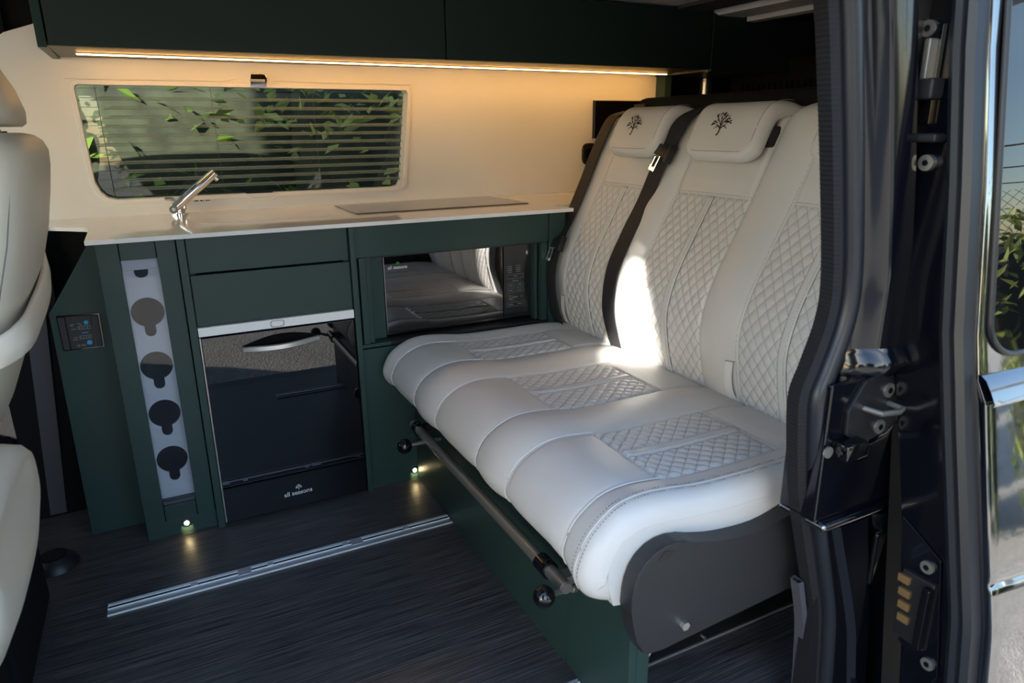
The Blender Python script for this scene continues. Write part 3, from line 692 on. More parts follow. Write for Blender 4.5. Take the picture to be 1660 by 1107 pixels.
def seat_disp(f, y, quilt=False):
    d = 0.0; s = f*SL
    for (a, b) in SPAN:
        for q in (a, b):
            if f > sf1-.02: d -= .0030*math.exp(-((y-q)/.0045)**2)
            else: d -= .0025*math.exp(-((y-q)/.005)**2)
    if f > sf1:
        k = min(1, (f-sf1)/.10)
        for (a, b) in SPAN:
            if a < y < b: tt = (y-a)/(b-a); d += k*.0045*(1-(2*tt-1)**4)
    for (a, b) in ((SPAN[1][1], SPAN[0][0]), (SPAN[2][1], SPAN[1][0])):
        if a < y < b: tt = (y-a)/(b-a); d += .0095*(1-(2*tt-1)**2)
    if y > SPAN[0][1]: d += .009*min(1, (y-SPAN[0][1])/.05)
    if y < SPAN[2][0]: d += .009*min(1, (SPAN[2][0]-y)/.05)
    if any(a < y < b for a, b in SPAN): d -= .003*math.exp(-((f-sf0)*SL/.004)**2)
    if f < sf0 and any(a < y < b for a, b in SPAN): d += .004*min(1, (sf0-f)/.05)
    if abs(f-sf1)*SL < .02:
        if any(a < y < b for a, b in SPAN): d -= .003*math.exp(-((f-sf1)*SL/.004)**2)
    return d
def seat_pt(f, y, extra=0.0):
    p, dr = prof_at(sprof, f); n = Vector((dr.y, -dr.x))   # outward
    if n.dot(Vector((-.3, 1))) < 0 and f < .5: n = -n
    e = min(YF-y, y-YN); dd_ = seat_disp(f, y)+extra-edge_drop(e, .042)
    return Vector((p.x+n.x*dd_, y, p.y+n.y*dd_)), n
# check the normal direction once
_p, _d = prof_at(sprof, .3); SN = 1 if -_d.x > 0 else 1
def outward(prof, f, ref):
    p, dr = prof_at(prof, f); n = Vector((dr.y, -dr.x))
    if n.dot(p-Vector(ref)) < 0: n = -n
    return p, n
SREF = (.80, .38); BREF = (1.6, .75)
def seat_pt(f, y, extra=0.0):
    p, n = outward(sprof, f, SREF); e = min(YF-y, y-YN); q = seat_disp(f, y)+extra-edge_drop(e, .036)
    low = .042*max(0, min(1, (-1.02-y)/.12))*max(0, (f-.72)/.28)
    return Vector((p.x+n.x*q, y, p.y+n.y*q-low))
def in_pan(f, y, pans, f0, f1): return f0 < f < f1 and any(a < y < b for a, b in pans)
# y stations: dense, aligned to panel borders, plus side walls
def stations(pans, y0, y1, step, r=.042):
    keys = sorted({y0, y1, y0+r, y1-r, *[v for p in pans for v in p]}); out = []
    for a, b in zip(keys[:-1], keys[1:]):
        n = max(2, round((b-a)/step)); out += [a+(b-a)*i/n for i in range(n)]
    out.append(y1); return out
def cushion(name, ptf, prof, ref, f0, f1, pans, pf0, pf1, ys, nf, side, parent, er=.042):
    fs = sorted(set([f0+(f1-f0)*i/nf for i in range(nf+1)] + [pf0, pf1])); fs = [f for i, f in enumerate(fs) if i == 0 or f-fs[i-1] > 1e-5]
    V = []; F = []; cols = []
    def wall(y, depth):
        c = []
        for f in fs:
            p, n = outward(prof, f, ref); c.append(len(V)); V.append((p.x-n.x*depth, y, p.y-n.y*depth))
        cols.append((None, c))
    for dep in side[::-1]: wall(ys[0], er+dep)
    for y in ys:
        c = []
        for f in fs: c.append(len(V)); V.append(tuple(ptf(f, y)))
        cols.append((y, c))
    for dep in side: wall(ys[-1], er+dep)
    for (ya, ca), (yb, cb) in zip(cols[:-1], cols[1:]):
        for i in range(len(fs)-1):
            if ya is not None and yb is not None and in_pan((fs[i]+fs[i+1])/2, (ya+yb)/2, pans, pf0, pf1): continue
            F.append((ca[i], cb[i], cb[i+1], ca[i+1]))
    return pyd(name, V, F, LEATHER, parent)
ys = stations(SPAN, YN, YF, .006, .036)
cush = cushion('seat_cushion', seat_pt, sprof, SREF, 0, 1, SPAN, sf0, sf1, ys, 170, [.006], bench, er=.036)
cush['label'] = 'white leather seat cushion'
prism('cushion_side', [(.533, .362), (.532, .39), (.541, .42), (.561, .444), (.60, .456), (.65, .455), (.70, .449), (.80, .442), (1.14, .436), (1.14, .33), (.60, .31), (.545, .322)], 1, -1.1634, -1.09, LEATHER, cush)
def strip_h(c, w):   # centre strip: flat raised band
    return 1 if abs(c) < w else 0
def quilt_panel(name, ptf, pans, pf0, pf1, L, k, du, dv, parent, sub=.0030):
    a, b = pans[k]; wl = (pf1-pf0)*L; nu = int(wl/sub); nv = int((b-a)/sub); mid = (a+b)/2; hw = .0115
    def coords(i, j):
        s = i*wl; y = a+(b-a)*j; c = y-mid; yy = abs(c)-hw
        return s, y, c, yy
    def fn(i, j):
        s, y, c, yy = coords(i, j); f = pf0+(pf1-pf0)*i
        if abs(c) <= hw: h = .0050*(1-(c/hw)**8)
        else:
            u, v = s/du, yy/dv; qa, qb = u+v, u-v; h = (.0045*quilt_h(qa/1.0, qb/1.0)-.001)*min(1, yy/.005)-.0012*max(0, 1-yy/.005)
        m_ = min(i*wl, (1-i)*wl, j*(b-a), (1-j)*(b-a)); h *= min(1, m_/.006)
        return ptf(f, y, h)
    def uvf(i, j):
        s, y, c, yy = coords(i, j)
        u, v = s/du, max(0, yy)/dv; return (u+v, u-v)
    o = sgrid(name, fn, nu, nv, QUILT, parent, uvf); l = o.data.uv_layers[0].data; vs = o.data.vertices
    for p in o.data.polygons:
        if abs(p.center.y-mid) < hw+.0015:
            for li in p.loop_indices: l[li].uv = (.5, .5)
    return o
for k in range(3):
    quilt_panel('quilted_panel', seat_pt, SPAN, sf0, sf1, SL, k, .034, .031, cush)
# piping seams over the nose and across
def seam(parent, ptf, pts, r=.0016, lift=.0006, name='piping', m=PIPE):
    return tube(name, [ptf(f, y, lift) for f, y in pts], r, m, parent, 6)
for (a, b) in SPAN:
    for y in (a, b):
        yy = y
        seam(cush, seat_pt, [(sf1+(.93-sf1)*i/60, yy+.0025*(1 if y == b else -1)) for i in range(61)], .0013, .0035)
# crease lines at the back of the seat
bm = bmesh.new()
def stitch_line(bm, ptf, prof, ref, pts, **kw):
    P = [ptf(f, y, .0002) for f, y in pts]; N = []
    for f, y in pts: p, n = outward(prof, f, ref); N.append(Vector((n.x, 0, n.y)))
    dashes(bm, P, N, **kw)
for (a, b) in SPAN:
    stitch_line(bm, seat_pt, sprof, SREF, [(sf0-.008, a+(b-a)*i/20) for i in range(21)])
    for q in (-.0085, .0085):
        stitch_line(bm, seat_pt, sprof, SREF, [(sf0+(sf1-sf0)*i/20, (a+b)/2+q) for i in range(21)], w=.0006, lift=.0052)
tag(obj('stitching', bm, mat('pale_thread', (.40, .39, .38), .7), cush), kind='stuff')
# double top-stitch along the near edge, running over the nose
bm = bmesh.new()
for q in (0.030, 0.046):
    P = []; N = []
    for i in range(121):
        f = .08+.84*i/120; y = YN+q; p, n = outward(sprof, f, SREF); e = y-YN; sl = max(0, (.042-e)/.042)
        P.append(seat_pt(f, y, .0003)); N.append(Vector((n.x*(1-sl*.5), -sl*.6, n.y*(1-sl*.5))).normalized())
    dashes(bm, P, N, w=.0007)
tag(obj('stitching', bm, THREAD, cush), kind='stuff')
tube('seam_line', [seat_pt(.08+.84*i/120, YN+.038, .0006) for i in range(121)], .0008, PIPE, cush, 6)

# ---- backrest
YBF, YBN = .088, -1.185
def back_disp(f, y):
    d = 0.0
    for (a, b) in BPAN:
        for q in (a, b): d -= .004*math.exp(-((y-q)/.005)**2)
    for (a, b) in ((BPAN[1][1], BPAN[0][0]), (BPAN[2][1], BPAN[1][0])):
        if a < y < b: tt = (y-a)/(b-a); d += .014*(1-(2*tt-1)**2)
    if f > bf1 and any(a < y < b for a, b in BPAN):
        d += .006*min(1, (f-bf1)/.05); d -= .004*math.exp(-((f-bf1)*BL/.004)**2)
    # dips in the top line between seats
    g = max(0, (f-.80)/.2)
    for c in (-.379, -.773): d -= g*.0*math.exp(-((y-c)/.03)**2)
    return d
def back_pt(f, y, extra=0.0):
    p, n = outward(bprof, f, BREF); e = min(YBF-y, y-YBN)
    q = back_disp(f, y)+extra-edge_drop(e, .042)
    # rounded top corner at the far end
    dz = 0
    if f > .72: dz = -.9*edge_drop(e, .085)*(f-.72)/.28
    return Vector((p.x+n.x*q-dz*.45, y, p.y+n.y*q+dz))
ysb = stations(BPAN, YBN, YBF, .006)
backr = cushion('backrest', back_pt, bprof, BREF, 0, 1, BPAN, bf0, bf1, ysb, 150, [.03, .08, .12], bench)
backr['label'] = 'white leather backrest'
for k in range(3): quilt_panel('quilted_panel', back_pt, BPAN, bf0, bf1, BL, k, .043, .030, backr)
bm = bmesh.new()
for (a, b) in BPAN:
    stitch_line(bm, back_pt, bprof, BREF, [(bf1+.008, a+(b-a)*i/20) for i in range(21)], w=.0008)
    for q in (-.0085, .0085): stitch_line(bm, back_pt, bprof, BREF, [(bf0+(bf1-bf0)*i/40, (a+b)/2+q) for i in range(41)], w=.0006, lift=.0052)
    for q in (a-.004, b+.004): stitch_line(bm, back_pt, bprof, BREF, [(.02+.95*i/60, q) for i in range(61)], w=.0006)
tag(obj('stitching', bm, mat('pale_thread_back', (.36, .35, .34), .7), backr), kind='stuff')
for (a, b) in BPAN:
    tube('seam_line', [back_pt(bf0+(bf1-bf0)*i/40, (a+b)/2-.0125, .0006) for i in range(41)], .0011, THREAD, backr, 5)
# fabric pull loops in the crease
for y in (-.052, -.420, -.822):
    f_a, f_b = fx(bprof, 1, .478, 0, 150), fx(bprof, 1, .572, 0, 200)
    V = []; nn = 14
    for i in range(nn+1):
        f = f_a+(f_b-f_a)*i/nn; h = .006+.009*math.sin(PI*min(1, (1-i/nn)*.9))
        for w in (-.0085, .0085): V.append(tuple(back_pt(f, y-.002+w, h)))
    F = [(2*i, 2*i+1, 2*i+3, 2*i+2) for i in range(nn)]
    lp = pyd('pull_loop', V, F, PIPE, backr)
    tube('loop_edge', [back_pt(f_a+(f_b-f_a)*i/nn, y+.0075, .003) for i in range(nn+1)], .0009, mat('brown_cord', (.12, .06, .05), .7) if y == -.822 else THREAD, backr, 6)
    tube('loop_top', [back_pt(f_b, y+.0095-.022*i/4, .0045) for i in range(5)], .0007, THREAD, backr, 6)

# ---- headrests
def headrest(y0, y1, label=None):
    fpr, FL = spline([(1.236, 1.016), (1.246, 1.040), (1.260, 1.074), (1.275, 1.104), (1.289, 1.123), (1.306, 1.134), (1.330, 1.138), (1.358, 1.137), (1.386, 1.130), (1.402, 1.120)], 120)
    R = .050; V = []; F = []; nf = 44; half = (y1-y0)/2
    ysn = [y0+(y1-y0)*v for v in [0, .004, .012, .025, .045, .07, .10, .14, .2, .3, .4, .5, .6, .7, .8, .86, .9, .93, .955, .975, .988, .996, 1]]
    def sect(y):
        e = min(y-y0, y1-y); low = edge_drop(e, R)/FL; tl = .024*math.sqrt(max(.04, 1-max(0, (.020-e)/.020)**2)); cut = 0
        out = []
        for side_ in (0, 1):
            rng = range(nf+1) if side_ == 0 else range(nf, -1, -1)
            for i in rng:
                s = i/nf; f = low+(1-low)*s; p, dr = prof_at(fpr, f); n = Vector((dr.y, -dr.x)); n = n if n.dot(Vector((-1, .6))) > 0 else -n
                endr = min(1, math.sqrt(max(0.02, 1-(1-min(1, s*FL/.022))**2)), math.sqrt(max(.02, 1-(1-min(1, (1-s)*FL/.02))**2)))
                th = tl*endr*(1.0 if s < .55 else 1.0-.45*(s-.55)/.45)
                q = p+n*(th if side_ == 0 else -th*.95); out.append((q.x, y, q.y))
        return out
    n = None
    for y in ysn:
        s = sect(y); n = len(s); V += s
    for j in range(len(ysn)-1):
        for k in range(n): F.append((j*n+k, j*n+(k+1) % n, (j+1)*n+(k+1) % n, (j+1)*n+k))
    F.append(tuple(range(n))[::-1]); F.append(tuple((len(ysn)-1)*n+k for k in range(n)))
    me = bpy.data.meshes.new('headrest'); me.from_pydata(V, [], F); bm = bmesh.new(); bm.from_mesh(me); bpy.data.meshes.remove(me)
    o = obj('headrest', bm, LEATHER, bench, smooth=True, angle=None)
    def face(s, y, lift=0.0):
        p, dr = prof_at(fpr, s); nn_ = Vector((dr.y, -dr.x)); nn_ = nn_ if nn_.dot(Vector((-1, .6))) > 0 else -nn_
        q = p+nn_*(.024+lift); return Vector((q.x, y, q.y)), Vector((nn_.x, 0, nn_.y))
    # seam inset from the rim: down both sides and along the bottom
    rim = []; ins = .016
    ya, yb = y0+ins, y1-ins; sb = .075; rr = .035
    for i in range(20): rim.append((.80-(.80-sb-rr/FL)*i/19, ya))
    for k in range(1, 8): a = PI/2*k/7; rim.append((sb+rr/FL*(1-math.sin(a)), ya+rr*(1-math.cos(a))))
    for i in range(1, 12): rim.append((sb, ya+rr+(yb-ya-2*rr)*i/12))
    for k in range(0, 8): a = PI/2*k/7; rim.append((sb+rr/FL*(1-math.cos(a)), yb-rr+rr*math.sin(a)))
    for i in range(1, 20): rim.append((sb+rr/FL+(.80-sb-rr/FL)*i/19, yb))
    tube('seam_line', [face(s, y, -.0012)[0] for s, y in rim], .0010, THREAD, o, 5)
    # embroidered tree
    yc = (y0+y1)/2+.004; c0, n0 = face(.20, yc, .0); c1, _ = face(.50, yc, .0)
    bm = bmesh.new(); tree_logo(bm, face(.235, yc, .0025)[0], (0, -1, 0), ((c1-c0).normalized()+Vector((0, .20, 0))).normalized(), .064, random.Random(11), blob=False)
    obj('tree_embroidery', bm, EMB, o)
    # support post behind
    box('headrest_bracket', 1.285, 1.325, y0+.012, y1-.03, 1.05, 1.10, BLACK, o, bev=.004)
    return o
headrest(-.345, -.108); headrest(-.718, -.464); headrest(-1.105, -.868)

# ---- seat belts
def belt(name, label, pts, width, tongue_i, parent=None, tb=.5):
    t = thing(name, label, 'seat belt', (pts[0][0], pts[0][1], pts[0][2]), None)
    P, L = spline(pts, 90); V = []; F = []
    ribs = 7
    fr = []
    for i, p in enumerate(P):
        a = P[max(i-1, 0)]; b = P[min(i+1, len(P)-1)]; tg = (b-a).normalized(); wv = Vector((0, -1, 0)); wv = (wv-tg*wv.dot(tg)).normalized(); nn_ = tg.cross(wv).normalized()
        if nn_.x > 0: nn_ = -nn_
        fr.append((p, tg, wv, nn_))
        for k in range(ribs*2+1):
            h = .0012+(.0007 if k % 2 else 0); V.append(tuple(p+wv*width*(k/(ribs*2)-.5)+nn_*h))
    m_ = ribs*2+1
    for i in range(len(P)-1):
        for k in range(m_-1): F.append((i*m_+k, i*m_+k+1, (i+1)*m_+k+1, (i+1)*m_+k))
    w = pyd('webbing', V, F, WEB, t); sm = w.modifiers.new('thickness', 'SOLIDIFY'); sm.thickness = .0015
    # stopper + tongue
    p, tg, wv, nn_ = fr[tongue_i]; rot = Matrix((( wv.x, tg.x, nn_.x, p.x), (wv.y, tg.y, nn_.y, p.y), (wv.z, tg.z, nn_.z, p.z), (0, 0, 0, 1)))
    dn = 1 if fr[tongue_i+3][0].z < p.z else -1
    def loc_box(nm, x0, x1, y0, y1, z0, z1, m, par, bev):
        bm = bmesh.new(); B(bm, x0, x1, y0, y1, z0, z1, bev, 2)
        for v in bm.verts: v.co = rot @ v.co
        return obj(nm, bm, m, par, smooth=True)
    tn = loc_box('tongue_grip', -width*.62, width*.66, -.017, .017, .001, .018, BLACK, t, .005)
    loc_box('grip_slot', -width*.68, -width*.52, -.022, .014, .000, .021, BLACK, tn, .003)
    loc_box('grip_end', width*.50, width*.74, -.024, .026, .000, .022, BLACK, tn, .003)
    bm = bmesh.new(); hw = .0125; s = dn
    outl = [(-hw, .008), (hw, .008), (hw, .058), (hw-.004, .062), (-hw+.004, .062), (-hw, .058)]; inn = [(-hw+.0055, .022), (hw-.0055, .022), (hw-.0055, .050), (-hw+.0055, .050)]
    def rect(x0, x1, y0, y1): 
        B(bm, x0, x1, min(s*y0, s*y1), max(s*y0, s*y1), .0125, .0155, .0008, 1)
    rect(-hw, hw, .008, .022); rect(-hw, hw, .050, .062); rect(-hw, -hw+.0060, .020, .052); rect(hw-.0060, hw, .020, .052)
    xo = -width*.12
    for v in bm.verts: v.co = rot @ (v.co+Vector((xo, 0, 0)))
    obj('metal_tongue', bm, CHROME, tn, smooth=True)
    return t
def onb(z, y, h): 
    f = fx(bprof, 1, z, 0, 370); return tuple(back_pt(f, y, h))
belt('seat_belt', 'black seat belt hanging at the far end of the backrest beside the kitchen',
     [(1.40, .030, 1.150), onb(1.12, .030, .012), onb(1.02, .027, .010), onb(.92, .018, .010), onb(.82, .004, .012), (1.116, -.012, .745), (1.085, -.020, .66), (1.080, -.030, .58), (1.095, -.030, .50), (1.12, -.030, .455)], .058, 57)
belt('seat_belt', 'black seat belt lying down the backrest between the far and middle headrests',
     [(1.42, -.385, 1.158), (1.372, -.384, 1.150), onb(1.10, -.378, .022), onb(1.02, -.358, .022), onb(.90, -.326, .008), onb(.80, -.330, .009), onb(.70, -.338, .012), onb(.60, -.340, .010), onb(.52, -.338, .006), onb(.465, -.338, .004)], .062, 24)

# ---- base, side trim, mechanism
box('base_panel', .594, .612, -.9345, -.002, .0, .350, GREEN, bench)
box('base_panel', .594, .612, -1.150, -.9365, .0, .350, GREEN, bench)
box('base_end_edge', .612, .640, -1.150, -1.132, .0, .330, GREEN, bench)
box('steel_frame', .66, 1.42, -1.020, -.02, .0, .155, mat('black_steel', (.006, .006, .007), .35, bump=.05), bench, bev=.004)
box('frame_upper', .64, 1.42, -1.03, -.02, .155, .340, CARPET, bench, bev=.004)
box('frame_edge_strip', .66, 1.42, -1.0235, -1.018, .0, .004, mat('edge_strip', (.2, .2, .2), .4), bench, bev=0)
prism('back_shell', [(1.20, .44), (1.18, .60), (1.20, .70), (1.28, .86), (1.40, 1.12), (1.45, 1.12), (1.45, .44)], 1, -1.15, .05, BLACK, bench)
up_, _ = spline([(.572, .262, 0), (.560, .31, 0), (.557, .355, 0), (.570, .400, 0), (.600, .428, 0), (.645, .436, 0), (.70, .420, 0), (.76, .407, 0), (.85, .402, 0), (.93, .420, 0), (1.00, .450, 0), (1.10, .465, 0), (1.30, .468, 0)], 40)
tr = [(.598, .226), (.584, .235)] + [(p.x, p.y) for p in up_] + [(1.30, .262), (.96, .248), (.63, .222)]
trim = prism('side_trim', tr, 1, -1.198, -1.164, TRIM, bench, bev=.004)
trim['label'] = 'charcoal plastic end trim'
prism('notch', [(.607, .412), (.63, .409), (.640, .421), (.620, .427)], 1, -1.1990, -1.166, BLACK, trim)
tube('bolt', [(.672, -1.206, .262), (.672, -1.196, .262)], .0085, BRUSH, trim, 6)
tube('bolt', [(.80, -1.045, .115), (.80, -1.015, .115)], .008, GUN, bench, 8); tube('bolt', [(.83, -1.055, .11), (.83, -1.015, .11)], .011, BRUSH, bench, 6)
tube('bolt', [(.645, -1.04, .052), (.645, -1.03, .052)], .007, BRUSH, bench, 8); tube('bolt', [(.70, -1.045, .066), (.70, -1.02, .066)], .009, BLACK, bench, 8)
tube('bolt', [(.90, -1.026, .014), (.90, -1.018, .014)], .004, BRUSH, bench, 8)
tube('gas_strut', [(.722, -1.045, .052), (.775, -1.05, .122)], .004, BRUSH, bench, 10); tube('strut_end', [(.716, -1.045, .044), (.724, -1.045, .054)], .007, BLACK, bench, 10)
rail = tube('release_bar', [(.548, -.125, .2535), (.548, -1.005, .2535)], .0135, GUN, bench, 20)
rail['label'] = 'gunmetal bar under the seat front'
for ya, yb in ((-.150, -.178), (-.905, -.945)):
    tube('collar', [(.548, ya, .2535), (.548, yb, .2535)], .0185, GLOSSK, rail, 20)
    box('collar_bolt', .543, .553, min(ya, yb)+.008, max(ya, yb)-.008, .266, .276, GLOSSK, rail, bev=.002)
tube('end_cap', [(.548, -1.004, .2535), (.548, -1.009, .2535)], .0115, GUN, rail, 20)
box('bar_bracket', .548, .596, -.990, -.960, .243, .262, GUN, rail, bev=.003); box('bar_bracket', .548, .596, -.175, -.150, .243, .262, BLACK, rail, bev=.003)
for (c, e, lab) in (((.492, -1.018, .262), (.594, -.985, .228), 'black ball knob'), ((.478, -.245, .247), (.594, -.225, .236), 'black ball knob')):
    kn = sphere('ball_knob', c, .0215, GLOSSK, bench); kn['label'] = lab
    tube('knob_stem', [c, e], .0055, GUN, kn, 10); tube('stem_nut', [Vector(e).lerp(Vector(c), .12), Vector(e).lerp(Vector(c), .25)], .0085, GUN, kn, 6)

# ================================================================== FRONT SEATS
t = thing('front_seat', 'cream leather front seat at the left edge, backrest with a strap', 'car seat', (-.45, -.35, 0))
cs = []
for (z, xr, hx, hy) in ((.42, -.470, .05, .15), (.46, -.445, .065, .19), (.52, -.405, .075, .215), (.58, -.372, .08, .225), (.68, -.330, .08, .228), (.766, -.298, .08, .228), (.84, -.276, .08, .226), (.92, -.252, .078, .222), (.99, -.237, .074, .215), (1.04, -.228, .070, .206), (1.068, -.226, .064, .195), (1.086, -.232, .052, .175), (1.097, -.245, .034, .145), (1.101, -.262, .016, .10)):
    cs.append(((xr-hx, -.375, z), hx, hy, (1, 0, .0), (0, 1, 0)))
bk = loft('backrest', cs, CREAM, t, 48, 3.4)
tube('seam_line', [(xr-.030, -.375-hy*.93-.002, z) for (z, xr, hx, hy) in ((.52, -.405, .075, .215), (.58, -.372, .08, .225), (.68, -.330, .08, .228), (.766, -.298, .08, .228), (.84, -.276, .08, .226), (.92, -.252, .078, .222), (.99, -.237, .074, .215), (1.04, -.228, .070, .206))], .0012, THREAD, bk, 5)
V = []; pth, _ = spline([(-.300, -.165, .850), (-.283, -.30, .815), (-.286, -.47, .785), (-.300, -.60, .765), (-.37, -.617, .735), (-.45, -.61, .71)], 24)
F = []
for i, p in enumerate(pth):
    for (dx, dz) in ((.004, .024), (.010, .02), (.012, 0), (.010, -.02), (.004, -.024)): V.append((p.x+dx, p.y-.004, p.z+dz))
for i in range(len(pth)-1):
    for k in range(4): F.append((i*5+k, i*5+k+1, (i+1)*5+k+1, (i+1)*5+k))
st = pyd('strap', V, F, CREAM, t); smd = st.modifiers.new('thickness', 'SOLIDIFY'); smd.thickness = .006
hs = []
for (z, xr, hx, hy) in ((1.112, -.262, .030, .09), (1.118, -.254, .048, .11), (1.14, -.252, .058, .122), (1.18, -.262, .064, .128), (1.23, -.285, .064, .124), (1.27, -.308, .056, .110), (1.29, -.33, .034, .08)):
    hs.append(((xr-hx, -.33, z), hx, hy, (1, 0, 0), (0, 1, 0)))
hr = loft('headrest', hs, CREAM, t, 40, 3.2)
for y in (-.39, -.30):
    tube('headrest_post', [(-.300, y, 1.085), (-.305, y, 1.125)], .006, CHROME, t, 12)
    tube('post_guide', [(-.300, y, 1.092), (-.300, y, 1.104)], .013, BLACK, t, 14)
box('seat_frame', -.62, -.42, -.55, -.15, .0, .44, CARPET, t, bev=.01)
t = thing('swivel_seat', 'cream leather seat cushion with double stitching at the lower left edge', 'car seat', (-.55, -.85, 0))
cs = []
for (x, z0, z1, hy) in ((-.272, .545, .625, .16), (-.266, .50, .645, .185), (-.276, .45, .660, .20), (-.30, .40, .668, .212), (-.34, .335, .672, .22), (-.40, .31, .672, .225), (-.60, .30, .668, .23), (-.80, .30, .66, .23), (-.90, .33, .63, .2)):
    cs.append(((x-.038, -.80, (z0+z1)/2-.035), (z1-z0)/2-.01, hy, (0, 0, 1), (0, 1, 0)))
sc = loft('seat_cushion', cs, CREAM, t, 48, 3.0)
bm = bmesh.new()
for off in (0, .012):
    dashes(bm, [(-.321-off, -.968, .565), (-.326-off, -.985, .515), (-.340-off, -1.000, .455), (-.363-off, -1.015, .385), (-.388-off, -1.022, .325)], Vector((.5, -.85, 0)).normalized(), w=.0007, lift=.004)
tag(obj('stitching', bm, THREAD, sc), kind='stuff')
cs = []
for (z, hx) in ((.60, .05), (.70, .065), (.9, .07), (1.05, .065), (1.12, .05), (1.14, .02)): cs.append(((-.93-(z-.6)*.25, -.80, z), hx, .22, (1, 0, 0), (0, 1, 0)))
loft('backrest', cs, CREAM, t, 40, 3.2)
box('swivel_base', -.85, -.42, -1.0, -.60, 0, .30, CARPET, t, bev=.01)

# ================================================================== DOOR APERTURE (right side)
SE = [(1.40, .74), (1.262, .789), (1.145, .817), (1.015, .845), (.872, .871), (.803, .869), (.734, .846), (.684, .828), (.618, .833), (.498, .854), (.391, .886), (.300, .915), (.215, .939), (.054, .957), (-.06, .960)]
sealp, _ = spline([(x, -1.25, z) for z, x in SE], 160)
def sweep(name, path, section, m, parent=None, smooth=True, rib=0):
    """section: list of (dx, dy) offsets swept along a mostly vertical path"""
    V = []; F = []; n = len(section)
    for i, p in enumerate(path):
        a = path[max(i-1, 0)]; b = path[min(i+1, len(path)-1)]; tg = (b-a); tg.y = 0; tg.normalize(); nx = Vector((-tg.z, 0, tg.x)); nx = nx if nx.x > 0 else -nx
        k = rib*(1 if i % 2 else 0)
        for (dx, dy) in section: V.append(tuple(p+nx*(dx-(k if dx <= 0 else 0))+Vector((0, dy, 0))))
    for i in range(len(path)-1):
        for k in range(n): F.append((i*n+k, i*n+(k+1) % n, (i+1)*n+(k+1) % n, (i+1)*n+k))
    bm = bmesh.new(); me = bpy.data.meshes.new('t'); me.from_pydata(V, [], F); bm.from_mesh(me); bpy.data.meshes.remove(me)
    return obj(name, bm, m, parent, smooth=smooth, angle=40)
t = thing('door_seal', 'ribbed black rubber seal curving down the rear edge of the door opening', 'door seal', (.9, -1.25, 0))
pf, _ = spline([tuple(p) for p in sealp], 420)
sweep('ribbed_lip', pf, [(-.001, .016), (-.001, -.008), (.010, -.014), (.022, -.010), (.022, .016)], RUBBER, t, rib=.0010, smooth=False)
sec = [(.034+.017*math.cos(a), -.012+.017*math.sin(a)) for a in [2*PI*k/14 for k in range(14)]]
sweep('seal_bulb', sealp, sec, RUBBERB, t)
# painted body jamb : faces between seal and sliding door, stepped with height
jam = thing('door_pillar', 'glossy black body pillar with striker plate beside the bench', 'door pillar', (1.0, -1.3, 0))
def jx(z): 
    best = min(SE, key=lambda s: abs(s[0]-z)); 
    for (za, xa), (zb, xb) in zip(SE[:-1], SE[1:]):
        if zb <= z <= za: return xb+(xa-xb)*(z-zb)/(za-zb)
    return best[1]
def yj(z):  # tumblehome of the body side
    return -.10*max(0, (1.0-z))*.55
def ruled(name, zs, prof, m, parent, smooth=True):
    V = []; F = []
    cols = [prof(z) for z in zs]; n = len(cols[0])
    for z, c in zip(zs, cols):
        for (x, y) in c: V.append((x, y, z))
    for i in range(len(zs)-1):
        for k in range(n-1): F.append((i*n+k, i*n+k+1, (i+1)*n+k+1, (i+1)*n+k))
    o = pyd(name, V, F, m, parent, smooth=smooth)
    if smooth:
        try: o.data.set_sharp_from_angle(angle=math.radians(40))
        except Exception: pass
    return o
zs1 = [.752+.03*i for i in range(22)]
def pj(z):
    x = jx(max(z, .872)) if z > .872 else .871
    bulge = .0
    return [(x+.035, -1.235), (x+.045, -1.262), (x+.066, -1.276), (x+.088, -1.283), (x+.092, -1.289), (x+.118, -1.295), (x+.138, -1.292), (x+.150, -1.275), (x+.152, -1.22)]
ruled('upper_jamb', zs1, pj, PAINTD, jam)
# shoulder below the upper jamb
V = []; F = []
rowsz = [(.752, 0, 0), (.744, .004, -.006), (.732, .005, -.014), (.722, .004, -.016), (.712, -.002, -.010), (.704, -.004, -.004)]
for z, dx, dy in rowsz:
    for (x, y) in pj(.752): V.append((x+dx, y+dy, z))
for i in range(len(rowsz)-1):
    for k in range(8): F.append((i*9+k, i*9+k+1, (i+1)*9+k+1, (i+1)*9+k))
pyd('shoulder', V, F, PAINTD, jam)
box('lower_jamb', .862, 1.075, -1.287, -1.21, .455, .706, PAINTD, jam, bev=.006)
# striker plate
sp = prism('striker_plate', [(.902, .655), (.935, .702), (.990, .712), (1.030, .680), (1.040, .640), (1.010, .600), (.945, .588), (.905, .612)], 1, -1.2935, -1.286, BLACK, jam, bev=.002)
pts = [(.94, -1.291, .654), (.944, -1.322, .654), (.985, -1.324, .650), (.998, -1.322, .652), (1.0, -1.291, .652)]
tube('striker_loop', pts, .0048, GUN, sp, 10)
for (x, z) in ((.994, .677), (.984, .613)):
    tube('screw', [(x, -1.292, z), (x, -1.297, z)], .0125, GUN, sp, 18); tube('screw_socket', [(x, -1.2965, z), (x, -1.2985, z)], .0055, GLOSSK, sp, 6)
bm = bmesh.new(); B(bm, .880, .935, -1.318, -1.286, .578, .607, .005, 2); obj('door_buffer', bm, GLOSSK, jam, smooth=True)
tube('screw', [(.868, -1.289, .590), (.868, -1.293, .590)], .010, GUN, jam, 14)
prism('plate_lip', [(.905, .606), (.945, .583), (1.012, .594), (1.045, .640), (1.050, .638), (1.018, .586), (.945, .575), (.900, .598)], 1, -1.290, -1.284, PAINT, jam, bev=.001)
